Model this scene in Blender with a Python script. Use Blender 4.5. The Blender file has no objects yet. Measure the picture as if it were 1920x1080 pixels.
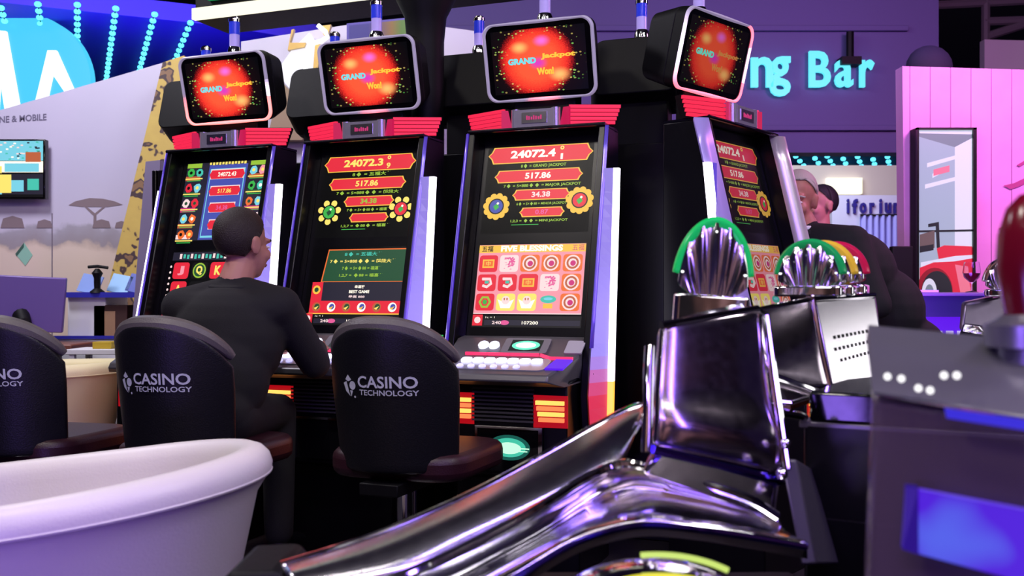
import bpy, bmesh, math, random
from mathutils import Vector, Matrix, Euler
random.seed(7)
C = bpy.context.scene.collection
SC = bpy.context.scene
PI = math.pi
R = math.radians
F = 1920 * 35.0 / 36.0          # focal length in pixels
HZ, CX, CAMZ = 555.0, 960.0, 1.10

def lin(c):
    c = c / 255.0
    return c / 12.92 if c <= .04045 else ((c + .055) / 1.055) ** 2.4
def rgb(r, g, b): return (lin(r), lin(g), lin(b), 1.0)
def W(px, py, Z):                # a point of the place, from where the photo shows it and its distance
    return Vector(((px - CX) / F * Z, Z, CAMZ + (HZ - py) / F * Z))

# ---------------------------------------------------------------- camera
cd = bpy.data.cameras.new('camera'); cam = bpy.data.objects.new('camera', cd); C.objects.link(cam)
cam.location = (0, 0, CAMZ); cam.rotation_euler = (PI / 2, 0, 0)
cd.lens = 35; cd.sensor_width = 36; cd.shift_y = (HZ - 540) / 1920.0
cd.clip_start = .05; cd.clip_end = 100
cd.dof.use_dof = True; cd.dof.focus_distance = 4.0; cd.dof.aperture_fstop = 5.0
SC.camera = cam
SC.view_settings.view_transform = 'Standard'; SC.view_settings.look = 'None'
SC.view_settings.gamma = 1.0; SC.view_settings.exposure = 0.0
SC.view_settings.use_curve_mapping = False
# ---------------------------------------------------------------- world and hall lights
wd = bpy.data.worlds.new('hall'); SC.world = wd; wd.use_nodes = True
wd.node_tree.nodes['Background'].inputs[0].default_value = rgb(90, 70, 140)
wd.node_tree.nodes['Background'].inputs[1].default_value = .10

def area(name, loc, target, size, col, power, sy=None, spread=180):
    l = bpy.data.lights.new(name, 'AREA'); l.energy = power; l.color = col[:3]; l.size = size
    if sy: l.shape = 'RECTANGLE'; l.size_y = sy
    l.spread = R(spread)
    o = bpy.data.objects.new(name, l); C.objects.link(o); o.location = loc
    o.rotation_euler = (Vector(target) - Vector(loc)).to_track_quat('-Z', 'Y').to_euler()
    return o
def spot(name, loc, target, col, power, angle=50, blend=.5, rad=.08):
    l = bpy.data.lights.new(name, 'SPOT'); l.energy = power; l.color = col[:3]
    l.spot_size = R(angle); l.spot_blend = blend; l.shadow_soft_size = rad
    o = bpy.data.objects.new(name, l); C.objects.link(o); o.location = loc
    o.rotation_euler = (Vector(target) - Vector(loc)).to_track_quat('-Z', 'Y').to_euler()
    return o
WARM = (1, .92, .84); VIO = (.30, .16, 1.0)
area('hall_lamp', (-2.6, 1.2, 4.6), (-1.2, 2.6, .6), .5, WARM, 64)
area('hall_lamp', (-.6, .6, 4.6), (-.8, 3.0, .6), .35, WARM, 34)
area('hall_lamp', (.9, -1.2, 4.4), (.7, 1.8, .8), 1.6, (1, .86, .88), 26, .5)
area('violet_wash', (1.3, 1.0, 3.6), (1.0, 1.7, .8), 1.2, VIO, 22, .3)
area('hall_lamp', (2.6, 1.4, 4.2), (1.2, 2.0, .9), .9, (1, .95, .95), 55, 1.2)
area('hall_lamp', (-3.4, 5.0, 4.4), (-2.8, 7.0, 1.0), .8, (.92, .88, 1), 120)
area('hall_lamp', (-.9, 5.9, 4.0), (-1.0, 7.2, 2.4), .8, (1, .97, 1), 26)
area('violet_wash', (-1.7, -.4, .42), (-.9, 2.0, .4), .7, VIO, 24, .5)
area('violet_wash', (1.9, -.9, 2.6), (.6, 1.6, .9), .25, VIO, 26, 1.6)
area('violet_wash', (-.5, -1.6, 3.4), (.6, 1.8, .8), 2.2, VIO, 46, .30)
area('blue_wash', (-3.0, 8.0, 2.9), (-3.6, 10.6, 3.6), 2.0, (.12, .08, 1), 60)
area('violet_wash', (2.2, 6.4, 3.6), (2.6, 9.0, 2.8), 2.4, (.42, .28, 1), 26, .5)
area('magenta_wash', (3.6, 4.6, 3.3), (3.4, 6.6, 1.9), .8, (1, .34, .86), 105)
area('violet_wash', (2.1, 5.0, .9), (2.7, 6.6, 1.7), .5, (.36, .1, 1), 22)
area('reflection_fill', (5.0, 2.9, 1.45), (.8, 2.3, 1.0), 1.3, (1, .97, .98), 16)  # added unseen light, gives the chrome vent panel something bright to reflect
area('front_wash', (-1.5, -1.6, 4.8), (-1.0, -4.0, 2.6), 1.2, (1, .84, .80), 90, .4)
area('front_wash', (2.0, -1.6, 4.8), (2.0, -4.0, 2.4), 1.2, (.95, .75, .85), 90, .4)
for lx, ly, lz in ((-1.8, -1.2, 4.2), (-.9, -.4, 4.6), (0, -1.6, 4.2), (.7, -.2, 4.8), (1.5, -1.0, 4.3), (2.6, .2, 4.6), (-2.6, .8, 4.5), (.1, 1.0, 5.0), (1.2, .8, 4.7), (-1.3, 1.6, 5.0), (-3.2, -.6, 3.8), (3.4, 1.4, 4.2)):  # unseen point lights added overhead for small glints on the chrome
    pl = bpy.data.lights.new('glint_bulb', 'POINT'); pl.energy = 9; pl.shadow_soft_size = .06; pl.color = (1, .96, .95)
    po_ = bpy.data.objects.new('glint_bulb', pl); C.objects.link(po_); po_.location = (lx, ly, lz)
area('hall_lamp', (3.0, 11.0, 3.3), (3.0, 13.0, 1.5), 1.6, (.9, .9, 1), 90)

# ---------------------------------------------------------------- materials
MATS = {}
def mat(name, col=None, rough=.5, metal=0, emis=None, strength=1.0, trans=0, alpha=1, ior=1.45, spec=.5, bump=0, bscale=60, coat=0):
    if name in MATS: return MATS[name]
    m = bpy.data.materials.new(name); m.use_nodes = True; nt = m.node_tree; b = nt.nodes['Principled BSDF']
    if col: b.inputs['Base Color'].default_value = col
    b.inputs['Roughness'].default_value = rough; b.inputs['Metallic'].default_value = metal
    b.inputs['IOR'].default_value = ior; b.inputs['Alpha'].default_value = alpha
    b.inputs['Transmission Weight'].default_value = trans; b.inputs['Specular IOR Level'].default_value = spec
    b.inputs['Coat Weight'].default_value = coat
    if emis:
        b.inputs['Emission Color'].default_value = emis; b.inputs['Emission Strength'].default_value = strength
    tc = nt.nodes.new('ShaderNodeTexCoord'); nz = nt.nodes.new('ShaderNodeTexNoise')
    nz.inputs['Scale'].default_value = bscale; nt.links.new(tc.outputs['Object'], nz.inputs['Vector'])
    if bump:
        bp = nt.nodes.new('ShaderNodeBump'); bp.inputs['Strength'].default_value = bump; bp.inputs['Distance'].default_value = .004
        nt.links.new(nz.outputs['Fac'], bp.inputs['Height']); nt.links.new(bp.outputs['Normal'], b.inputs['Normal'])
    elif not emis and rough > .05:
        mr = nt.nodes.new('ShaderNodeMapRange'); mr.inputs['To Min'].default_value = max(0, rough - .04); mr.inputs['To Max'].default_value = rough + .04
        nt.links.new(nz.outputs['Fac'], mr.inputs['Value']); nt.links.new(mr.outputs['Result'], b.inputs['Roughness'])
    MATS[name] = m; return m
def glow(name, col, strength=1.0): return mat(name, (0, 0, 0, 1), .4, emis=col, strength=strength)
BLACK = mat('black_lacquer', rgb(8, 7, 12), .3, spec=.35)
MATT = mat('matt_black', rgb(7, 7, 9), .55, spec=.25)
GLASSB = mat('black_glass', rgb(6, 6, 9), .08)
CHROME = mat('chrome', (.86, .85, .88, 1), .07, 1)
SATIN = mat('satin_chrome', (.75, .74, .78, 1), .22, 1)
GREY = mat('grey_plastic', rgb(120, 118, 122), .4)
DGREY = mat('dark_grey_plastic', rgb(58, 56, 60), .38)
LEATH = mat('black_leatherette', rgb(15, 15, 19), .42, bump=.25, bscale=220)
LIT_LEATH = mat('lamplit_leatherette', rgb(92, 87, 84), .42, bump=.25, bscale=220)
MAROON = mat('maroon_leatherette', rgb(44, 15, 25), .42, bump=.2, bscale=220)
CREAM = mat('cream_leather', rgb(232, 226, 220), .42, bump=.12, bscale=160)
CREAM2 = mat('ivory_leather', rgb(240, 228, 180), .45, bump=.12, bscale=160)
SUIT = mat('black_suit_cloth', rgb(20, 19, 22), .85, bump=.3, bscale=500)
NAVY = mat('navy_suit_cloth', rgb(24, 24, 48), .85, bump=.3, bscale=500)
SHIRT = mat('white_shirt_cloth', rgb(225, 222, 230), .8)
SKIN = mat('skin', rgb(172, 118, 104), .5)
SKIN2 = mat('ruddy_skin', rgb(180, 115, 102), .5)
HAIRD = mat('dark_brown_hair', rgb(38, 28, 25), .6, bump=.8, bscale=260)
HAIRB = mat('black_hair', rgb(18, 15, 17), .6, bump=.8, bscale=260)
HAIRG = mat('grey_hair', rgb(185, 176, 168), .6, bump=.8, bscale=260)
WHITEP = mat('white_paint', rgb(225, 225, 232), .6)
def colattr(name, strength, base=(0, 0, 0, 1), rough=.35):
    m = mat(name, base, rough, emis=(1, 1, 1, 1), strength=strength); nt = m.node_tree
    a = nt.nodes.new('ShaderNodeVertexColor'); a.layer_name = 'Col'
    nt.links.new(a.outputs['Color'], nt.nodes['Principled BSDF'].inputs['Emission Color']); return m
LEDRING = colattr('led_ring_diffuser', 1.0, rgb(150, 145, 165))
LEDBAR = colattr('led_bar_diffuser', 1.0, rgb(90, 90, 110))
LOGO = mat('silver_print', rgb(176, 178, 190), .5, emis=rgb(150, 152, 165), strength=.12)

# ---------------------------------------------------------------- mesh builder
class MB:
    def __init__(s): s.v = []; s.f = []; s.m = []; s.c = []; s.M = Matrix(); s.mi = 0; s.col = (0, 0, 0, 1)
    def add(s, vs, fs, mi=None, M=None):
        T = s.M @ M if M is not None else s.M
        o = len(s.v); s.v += [T @ Vector(p) for p in vs]
        for f in fs: s.f.append([i + o for i in f]); s.m.append(s.mi if mi is None else mi); s.c.append(s.col)
        return s
    def box(s, x0, x1, y0, y1, z0, z1, mi=None, M=None):
        v = [(x, y, z) for z in (z0, z1) for y in (y0, y1) for x in (x0, x1)]
        return s.add(v, [(0, 2, 3, 1), (4, 5, 7, 6), (0, 1, 5, 4), (2, 6, 7, 3), (0, 4, 6, 2), (1, 3, 7, 5)], mi, M)
    def prism(s, poly, x0, x1, axis='x', mi=None, M=None, poly2=None):
        n = len(poly); q = poly2 or poly
        def P(p, h): return (h, p[0], p[1]) if axis == 'x' else ((p[0], h, p[1]) if axis == 'y' else (p[0], p[1], h))
        v = [P(p, x0) for p in poly] + [P(p, x1) for p in q]
        return s.add(v, [tuple(range(n))[::-1], tuple(range(n, 2 * n))] + [(i, (i + 1) % n, n + (i + 1) % n, n + i) for i in range(n)], mi, M)
    def quad(s, x0, x1, y0, y1, z=0, mi=None, M=None):
        return s.add([(x0, y0, z), (x1, y0, z), (x1, y1, z), (x0, y1, z)], [(0, 1, 2, 3)], mi, M)
    def poly(s, pts, z=0, mi=None, M=None):
        return s.add([(p[0], p[1], z) for p in pts], [tuple(range(len(pts)))], mi, M)
    def disc(s, cx, cy, r, z=0, ry=None, n=20, mi=None, M=None):
        ry = ry or r
        return s.poly([(cx + r * math.cos(2 * PI * i / n), cy + ry * math.sin(2 * PI * i / n)) for i in range(n)], z, mi, M)
    def lathe(s, prof, n=24, mi=None, M=None):
        v = []; f = []
        for r, z in prof:
            for i in range(n): a = 2 * PI * i / n; v.append((r * math.cos(a), r * math.sin(a), z))
        for k in range(len(prof) - 1):
            for i in range(n): j = (i + 1) % n; f.append((k * n + i, k * n + j, (k + 1) * n + j, (k + 1) * n + i))
        f.append(tuple(range(n))[::-1]); f.append(tuple(range((len(prof) - 1) * n, len(prof) * n)))
        return s.add(v, f, mi, M)
    def sphere(s, c, r, n=16, mi=None, M=None, rot=None):
        if not hasattr(r, '__len__'): r = (r, r, r)
        v = [(0, 0, -1)]; f = []; h = n // 2
        for k in range(1, h):
            t = -PI / 2 + PI * k / h
            for i in range(n): a = 2 * PI * i / n; v.append((math.cos(t) * math.cos(a), math.cos(t) * math.sin(a), math.sin(t)))
        v.append((0, 0, 1)); L = len(v) - 1
        for i in range(n):
            j = (i + 1) % n; f.append((0, 1 + j, 1 + i)); f.append((L, L - n + i, L - n + j))
            for k in range(h - 2): f.append((1 + k * n + i, 1 + k * n + j, 1 + (k + 1) * n + j, 1 + (k + 1) * n + i))
        T = Matrix.Translation(c) @ (rot.to_4x4() if rot else Matrix()) @ Matrix.Diagonal((*r, 1))
        if M is not None: T = M @ T
        return s.add(v, f, mi, T)
    def cone(s, p0, r0, p1, r1, n=14, mi=None, M=None):
        p0 = Vector(p0); p1 = Vector(p1); d = p1 - p0
        q = d.to_track_quat('Z', 'Y').to_matrix().to_4x4(); T = Matrix.Translation(p0) @ q
        if M is not None: T = M @ T
        return s.lathe([(r0, 0), (r1, d.length)], n, mi, T)
    def capsule(s, p0, r0, p1, r1, n=14):
        s.sphere(p0, r0, n); s.sphere(p1, r1, n); return s.cone(p0, r0, p1, r1, n)
    def tube(s, pts, r, n=10, mi=None, closed=False):
        pts = [Vector(p) for p in pts]; N = len(pts); v = []; f = []
        rr = r if hasattr(r, '__len__') else [r] * N
        up = Vector((0, 0, 1)); prev = None
        for k, p in enumerate(pts):
            a = pts[(k - 1) % N] if (closed or k) else p; b = pts[(k + 1) % N] if (closed or k < N - 1) else p
            t = (b - a).normalized()
            if prev is None: x = t.cross(up) if abs(t.dot(up)) < .95 else t.cross(Vector((1, 0, 0)))
            else: x = prev - t * prev.dot(t)
            x.normalize(); prev = x; y = t.cross(x)
            for i in range(n): a_ = 2 * PI * i / n; v.append(p + (x * math.cos(a_) + y * math.sin(a_)) * rr[k])
        for k in range(N if closed else N - 1):
            q = (k + 1) % N
            for i in range(n): j = (i + 1) % n; f.append((k * n + i, k * n + j, q * n + j, q * n + i))
        if not closed: f.append(tuple(range(n))[::-1]); f.append(tuple(range((N - 1) * n, N * n)))
        return s.add(v, f, mi)
    def grid(s, P, mi=None, closed_u=False):
        a = len(P); b = len(P[0]); v = [p for row in P for p in row]; f = []
        for i in range(a if closed_u else a - 1):
            i2 = (i + 1) % a
            for j in range(b - 1): f.append((i * b + j, i2 * b + j, i2 * b + j + 1, i * b + j + 1))
        return s.add(v, f, mi)
    def text(s, st, cx, cy, w, h, z=.001, mi=None, M=None, bold=.0, ext=0, shear=0):
        vs, fs, (x0, x1, y0, y1) = text_data(st, bold, ext)
        k = min(w / max(x1 - x0, 1e-5), h / max(y1 - y0, 1e-5)) if h else w / (x1 - x0)
        kx = w / max(x1 - x0, 1e-5) if w and h else k; ky = h / max(y1 - y0, 1e-5) if h else k
        mx, my = (x0 + x1) / 2, (y0 + y1) / 2
        return s.add([(cx + (a - mx) * kx + shear * (b - my) * ky, cy + (b - my) * ky, z + c) for a, b, c in vs], fs, mi, M)
    def build(s, name, mats, parent=None, bevel=0, seg=2, flat=False, subsurf=0, solid=0, angle=35, loc=None):
        if not isinstance(mats, (list, tuple)): mats = [mats]
        me = bpy.data.meshes.new(name); vs = s.v; org = Vector((0, 0, 0))
        if parent is None:
            if loc is not None: org = Vector(loc)
            else:
                xs = [p.x for p in vs]; ys = [p.y for p in vs]; zs = [p.z for p in vs]
                org = Vector(((min(xs) + max(xs)) / 2, (min(ys) + max(ys)) / 2, min(zs)))
        me.from_pydata([tuple(p - org) for p in vs], [], s.f)
        for m in mats: me.materials.append(m)
        me.polygons.foreach_set('material_index', s.m)
        if any(c != (0, 0, 0, 1) for c in s.c):
            ca = me.color_attributes.new('Col', 'FLOAT_COLOR', 'CORNER')
            for p in me.polygons:
                for li in p.loop_indices: ca.data[li].color = s.c[p.index]
        me.validate(); me.update()
        if not flat:
            me.polygons.foreach_set('use_smooth', [True] * len(me.polygons)); me.set_sharp_from_angle(angle=R(angle))
        o = bpy.data.objects.new(name, me); C.objects.link(o); o.location = org
        if parent is not None: o.parent = parent
        if solid: md = o.modifiers.new('thickness', 'SOLIDIFY'); md.thickness = abs(solid); md.offset = -1 if solid > 0 else 1
        if bevel: md = o.modifiers.new('bevel', 'BEVEL'); md.width = bevel; md.segments = seg; md.limit_method = 'ANGLE'; md.angle_limit = R(40)
        if subsurf: md = o.modifiers.new('subsurf', 'SUBSURF'); md.levels = subsurf; md.render_levels = subsurf
        return o
_T = {}
def text_data(st, bold, ext):
    k = (st, bold, ext)
    if k in _T: return _T[k]
    cu = bpy.data.curves.new('t', 'FONT'); cu.body = st; cu.size = 1; cu.offset = bold; cu.extrude = ext; cu.resolution_u = 3
    o = bpy.data.objects.new('t', cu); C.objects.link(o)
    dg = bpy.context.evaluated_depsgraph_get(); dg.update(); me = bpy.data.meshes.new_from_object(o.evaluated_get(dg))
    vs = [tuple(v.co) for v in me.vertices]; fs = [tuple(p.vertices) for p in me.polygons]
    bpy.data.objects.remove(o); bpy.data.curves.remove(cu); bpy.data.meshes.remove(me)
    xs = [v[0] for v in vs] or [0, 1]; ys = [v[1] for v in vs] or [0, 1]
    _T[k] = (vs, fs, (min(xs), max(xs), min(ys), max(ys))); return _T[k]
def tag(o, label=None, cat=None, group=None, kind=None):
    for k, v in (('label', label), ('category', cat), ('group', group), ('kind', kind)):
        if v: o[k] = v
    return o
def thing(name, label, cat, loc=(0, 0, 0), rotz=0, group=None):
    o = bpy.data.objects.new(name, None); C.objects.link(o); o.empty_display_size = .1
    o.location = loc; o.rotation_euler = (0, 0, rotz); return tag(o, label, cat, group)
def copy_tree(o, parent=None):
    c = o.copy(); C.objects.link(c); c.parent = parent
    for ch in list(o.children): copy_tree(ch, c)
    return c
def rrect(w, h, r, n=6):
    p = []
    for cx, cy, a0 in ((w / 2 - r, h / 2 - r, 0), (-w / 2 + r, h / 2 - r, 90), (-w / 2 + r, -h / 2 + r, 180), (w / 2 - r, -h / 2 + r, 270)):
        for i in range(n + 1): a = R(a0 + 90 * i / n); p.append((cx + r * math.cos(a), cy + r * math.sin(a)))
    return p
def cat_rom(P, t):
    n = len(P) - 1; x = t * n; i = min(int(x), n - 1); u = x - i
    p0 = P[max(i - 1, 0)]; p1 = P[i]; p2 = P[i + 1]; p3 = P[min(i + 2, n)]
    return .5 * ((2 * p1) + (p2 - p0) * u + (2 * p0 - 5 * p1 + 4 * p2 - p3) * u * u + (3 * p1 - p0 - 3 * p2 + p3) * u ** 3)
def loft(curves, nu=48, nv=24):
    cs = [[Vector(p) for p in c] for c in curves]
    rows = [[cat_rom(c, i / nu) for i in range(nu + 1)] for c in cs]
    return [[cat_rom([r[i] for r in rows], j / nv) for i in range(nu + 1)] for j in range(nv + 1)]
def blob(mb, voxel, smooth=4):
    """one continuous surface over overlapping rounded shapes"""
    me = bpy.data.meshes.new('b'); me.from_pydata([tuple(p) for p in mb.v], [], mb.f); me.update()
    o = bpy.data.objects.new('b', me); C.objects.link(o)
    r = o.modifiers.new('r', 'REMESH'); r.mode = 'VOXEL'; r.voxel_size = voxel
    sm = o.modifiers.new('s', 'SMOOTH'); sm.iterations = smooth; sm.factor = .5
    dg = bpy.context.evaluated_depsgraph_get(); dg.update(); res = bpy.data.meshes.new_from_object(o.evaluated_get(dg))
    bpy.data.objects.remove(o); bpy.data.meshes.remove(me)
    res.polygons.foreach_set('use_smooth', [True] * len(res.polygons)); return res
def blob_obj(name, mb, voxel, m, parent, smooth=4):
    me = blob(mb, voxel, smooth); me.name = name; me.materials.clear(); me.materials.append(m)
    o = bpy.data.objects.new(name, me); C.objects.link(o); o.parent = parent; return o
# ================================================================ slot machines
A0 = R(21); B0 = R(50)
FACE_U = Vector((0, .22, .87)).normalized(); FACE_N = Vector((0, -.87, .22)).normalized()
def frame(o, U, N):
    X = U.cross(N); M = Matrix.Identity(4)
    for i in range(3): M[i][0] = X[i]; M[i][1] = U[i]; M[i][2] = N[i]; M[i][3] = o[i]
    return M
FACE = frame(Vector((0, -.11, 1.355)), FACE_U, FACE_N)
TT = R(14)
TOPM0 = frame(Vector((0, -.03, 2.088)), Vector((0, -math.sin(TT), math.cos(TT))), Vector((0, -math.cos(TT), -math.sin(TT))))
def pal(*cols):   # a list of screen colours as emitters
    return [glow('screen_%d_%d_%d' % c[:3], rgb(*c[:3]), c[3] if len(c) > 3 else 1.1) for c in cols]
PAL = pal((14, 14, 16, .7), (225, 40, 60), (245, 190, 70), (255, 245, 225, 1.3), (150, 190, 60), (60, 175, 75), (120, 205, 225), (240, 150, 165),
          (40, 90, 60, .8), (70, 80, 170), (250, 225, 110), (235, 110, 50), (200, 45, 120), (185, 95, 60), (45, 42, 60, .8), (245, 215, 215), (70, 190, 170), (225, 90, 150))
PAL_DIM = [glow('dim_' + m_.name, tuple(m_.node_tree.nodes['Principled BSDF'].inputs['Emission Color'].default_value), .5) for m_ in PAL]  # copies with the turned machine's viewing-angle dimming put into the emission
K, RED, GOLD, WHT, OLIV, GRN, CYA, PNK, DGRN, BLU, YEL, ORG, MAG, BRN, SLATE, BLUSH, TEAL, ROSE = range(18)

def banner(mb, cx, cy, w, h, txt, tc=WHT):
    e = h * .22
    def shape(w, h): return [(cx - w / 2 + e, cy - h / 2), (cx + w / 2 - e, cy - h / 2), (cx + w / 2 - e * .4, cy - h * .2), (cx + w / 2 + e * .5, cy), (cx + w / 2 - e * .4, cy + h * .2), (cx + w / 2 - e, cy + h / 2),
                             (cx - w / 2 + e, cy + h / 2), (cx - w / 2 + e * .4, cy + h * .2), (cx - w / 2 - e * .5, cy), (cx - w / 2 + e * .4, cy - h * .2)]
    mb.poly(shape(w, h), .0008, GOLD); mb.poly(shape(w - .010, h - .008), .0014, RED)
    if txt: mb.text(txt, cx, cy, len(txt) * h * .34, h * .5, .0022, tc, bold=.03)
def gem(mb, x, y, r, core, petal, n=8):
    for i in range(n):
        a = 2 * PI * i / n + .2; mb.disc(x + r * math.cos(a), y + r * math.sin(a), r * .34, .0008 + .00008 * i, n=12, mi=petal)
    mb.disc(x, y, r * .78, .0018, n=20, mi=K); mb.disc(x, y, r * .66, .0022, n=20, mi=core)
    mb.poly([(x - r * .3, y), (x - r * .05, y - r * .4), (x + r * .3, y - r * .1), (x + r * .1, y + r * .3)], .0026, GRN if core != GRN else DGRN)
    mb.disc(x + r * .15, y + r * .28, r * .12, .003, n=10, mi=WHT)
def upper_screen(parent, kind, dim=False):
    mb = MB(); mb.M = FACE; w = .47; mb.box(-w / 2, w / 2, .004, .402, -.004, 0, K)
    if kind == 'multi':
        mb.quad(-w / 2 + .005, w / 2 - .005, .008, .398, .0003, SLATE); [mb.quad(x_, x_ + .085, y_, y_ + .022, .0005, c_) for x_ in (-.23, .135) for y_, c_ in ((.07, BRN), (.15, MAG), (.23, DGRN), (.31, BRN), (.375, OLIV), (.015, BLUSH))]
        mb.quad(-.10, .12, .01, .385, .0006, BLU); mb.quad(-.09, .11, .02, .365, .0010, CYA); mb.quad(-.085, .105, .03, .36, .0014, BLU)
        [mb.quad(-.10 + k_ * .018, -.088 + k_ * .018, .386 - .002 * (k_ % 2), .398, .002, YEL) for k_ in range(12)]
        for i, t in enumerate(('24072.43', '517.86', '34.38', '0.87')):
            cy = .335 - i * .084; ww = .19 - i * .022
            mb.quad(.01 - ww / 2, .01 + ww / 2, cy - .023, cy + .027, .0018, BLUSH); mb.poly([(.01 - ww / 2 - .006, cy), (.01 - ww / 2 + .006, cy - .022), (.01 + ww / 2 - .006, cy - .022), (.01 + ww / 2 + .006, cy), (.01 + ww / 2 - .006, cy + .022), (.01 - ww / 2 + .006, cy + .022)], .0022, RED)
            mb.text(t, .01, cy, len(t) * .013, .022, .0028, (WHT, YEL, ROSE, BLUSH)[i], bold=.02)
        rnd = random.Random(3)
        for side in (-1, 1):
            for r in range(5):
                x0 = -.23 if side < 0 else .13; y0 = .33 - r * .078
                n = 2
                for k in range(n):
                    cx = x0 + .028 + k * .05; c = rnd.choice((TEAL, GRN, RED, BLUSH, ORG, CYA))
                    if side < 0 and r == 0: c = (GRN, TEAL)[k]
                    if side > 0 and r == 0: c = (CYA, PNK)[k]
                    mb.poly([(cx + .022 * math.cos(a * PI / 4 + .39) * rnd.uniform(.8, 1.1), y0 + .02 + .024 * math.sin(a * PI / 4 + .39) * rnd.uniform(.8, 1.1)) for a in range(8)], .001 + .0002 * k, c)
                    mb.disc(cx, y0 + .02, .009, .002, n=8, mi=rnd.choice((WHT, K, YEL, DGRN)))
                mb.quad(x0, x0 + .1, y0 - .014, y0 - .008, .001, YEL); mb.quad(x0 + .01, x0 + .09, y0 - .023, y0 - .019, .001, GRN)
    else:
        zh = kind == 'chinese'
        L = ['8♦ = 五福大獎', '7♦ = 5×888♦♦ = 超級大獎', '7♦ = 5×♦88♦ = 福運獎', '1,2,7 = ♦88♦ = 福喜獎'] if zh else ['8♦ = GRAND JACKPOT', '7♦ = 5×888♦♦ = MAJOR JACKPOT', '6♦ = 5×♦88 = MINOR JACKPOT', '1,2,3 = ♦♦ = MINI JACKPOT']
        top = '24072.3⁰' if zh else '24072.4¹'
        banner(mb, .0, .352, .45, .075, None); mb.text('24072.3' if zh else '24072.4', -.03, .354, .20, .036, .0022, YEL if zh else WHT, bold=.04)
        mb.text('9' if zh else '1', .098, .336, .02 if zh else .010, .026, .0022, YEL if zh else WHT, bold=.03); mb.disc(.098, .374, .009, .0022, n=10, mi=YEL); mb.disc(.098, .374, .004, .0026, n=8, mi=RED) if True else mb.text('o', .095, .374, .018, .014, .0022, YEL)
        mb.text(L[0], .02, .300, .20, .020, .001, OLIV, bold=.02)
        banner(mb, .0, .256, .38, .056, '517.86', YEL if zh else WHT)
        mb.text(L[1], .02, .213, .34, .018, .001, OLIV, bold=.02)
        banner(mb, .02, .172, .245, .048, '34.38', OLIV if zh else BLUSH)
        mb.text(L[2], .025, .132, .22, .016, .001, OLIV, bold=.02)
        banner(mb, .03, .095, .19, .042, None if zh else '0.87', ROSE)
        mb.text(L[3], .02, .058, .25, .016, .001, OLIV, bold=.02); mb.quad(-.10, .02, .040, .043, .001, GRN)
        if zh: gem(mb, -.175, .125, .045, GRN, YEL, 7); gem(mb, .185, .13, .045, RED, YEL, 7)
        else: gem(mb, -.175, .125, .045, BLU, GOLD, 11); gem(mb, .19, .14, .045, RED, GOLD, 11)
    return mb.build('upper_screen', PAL_DIM if dim else PAL, parent, flat=True)
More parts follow.
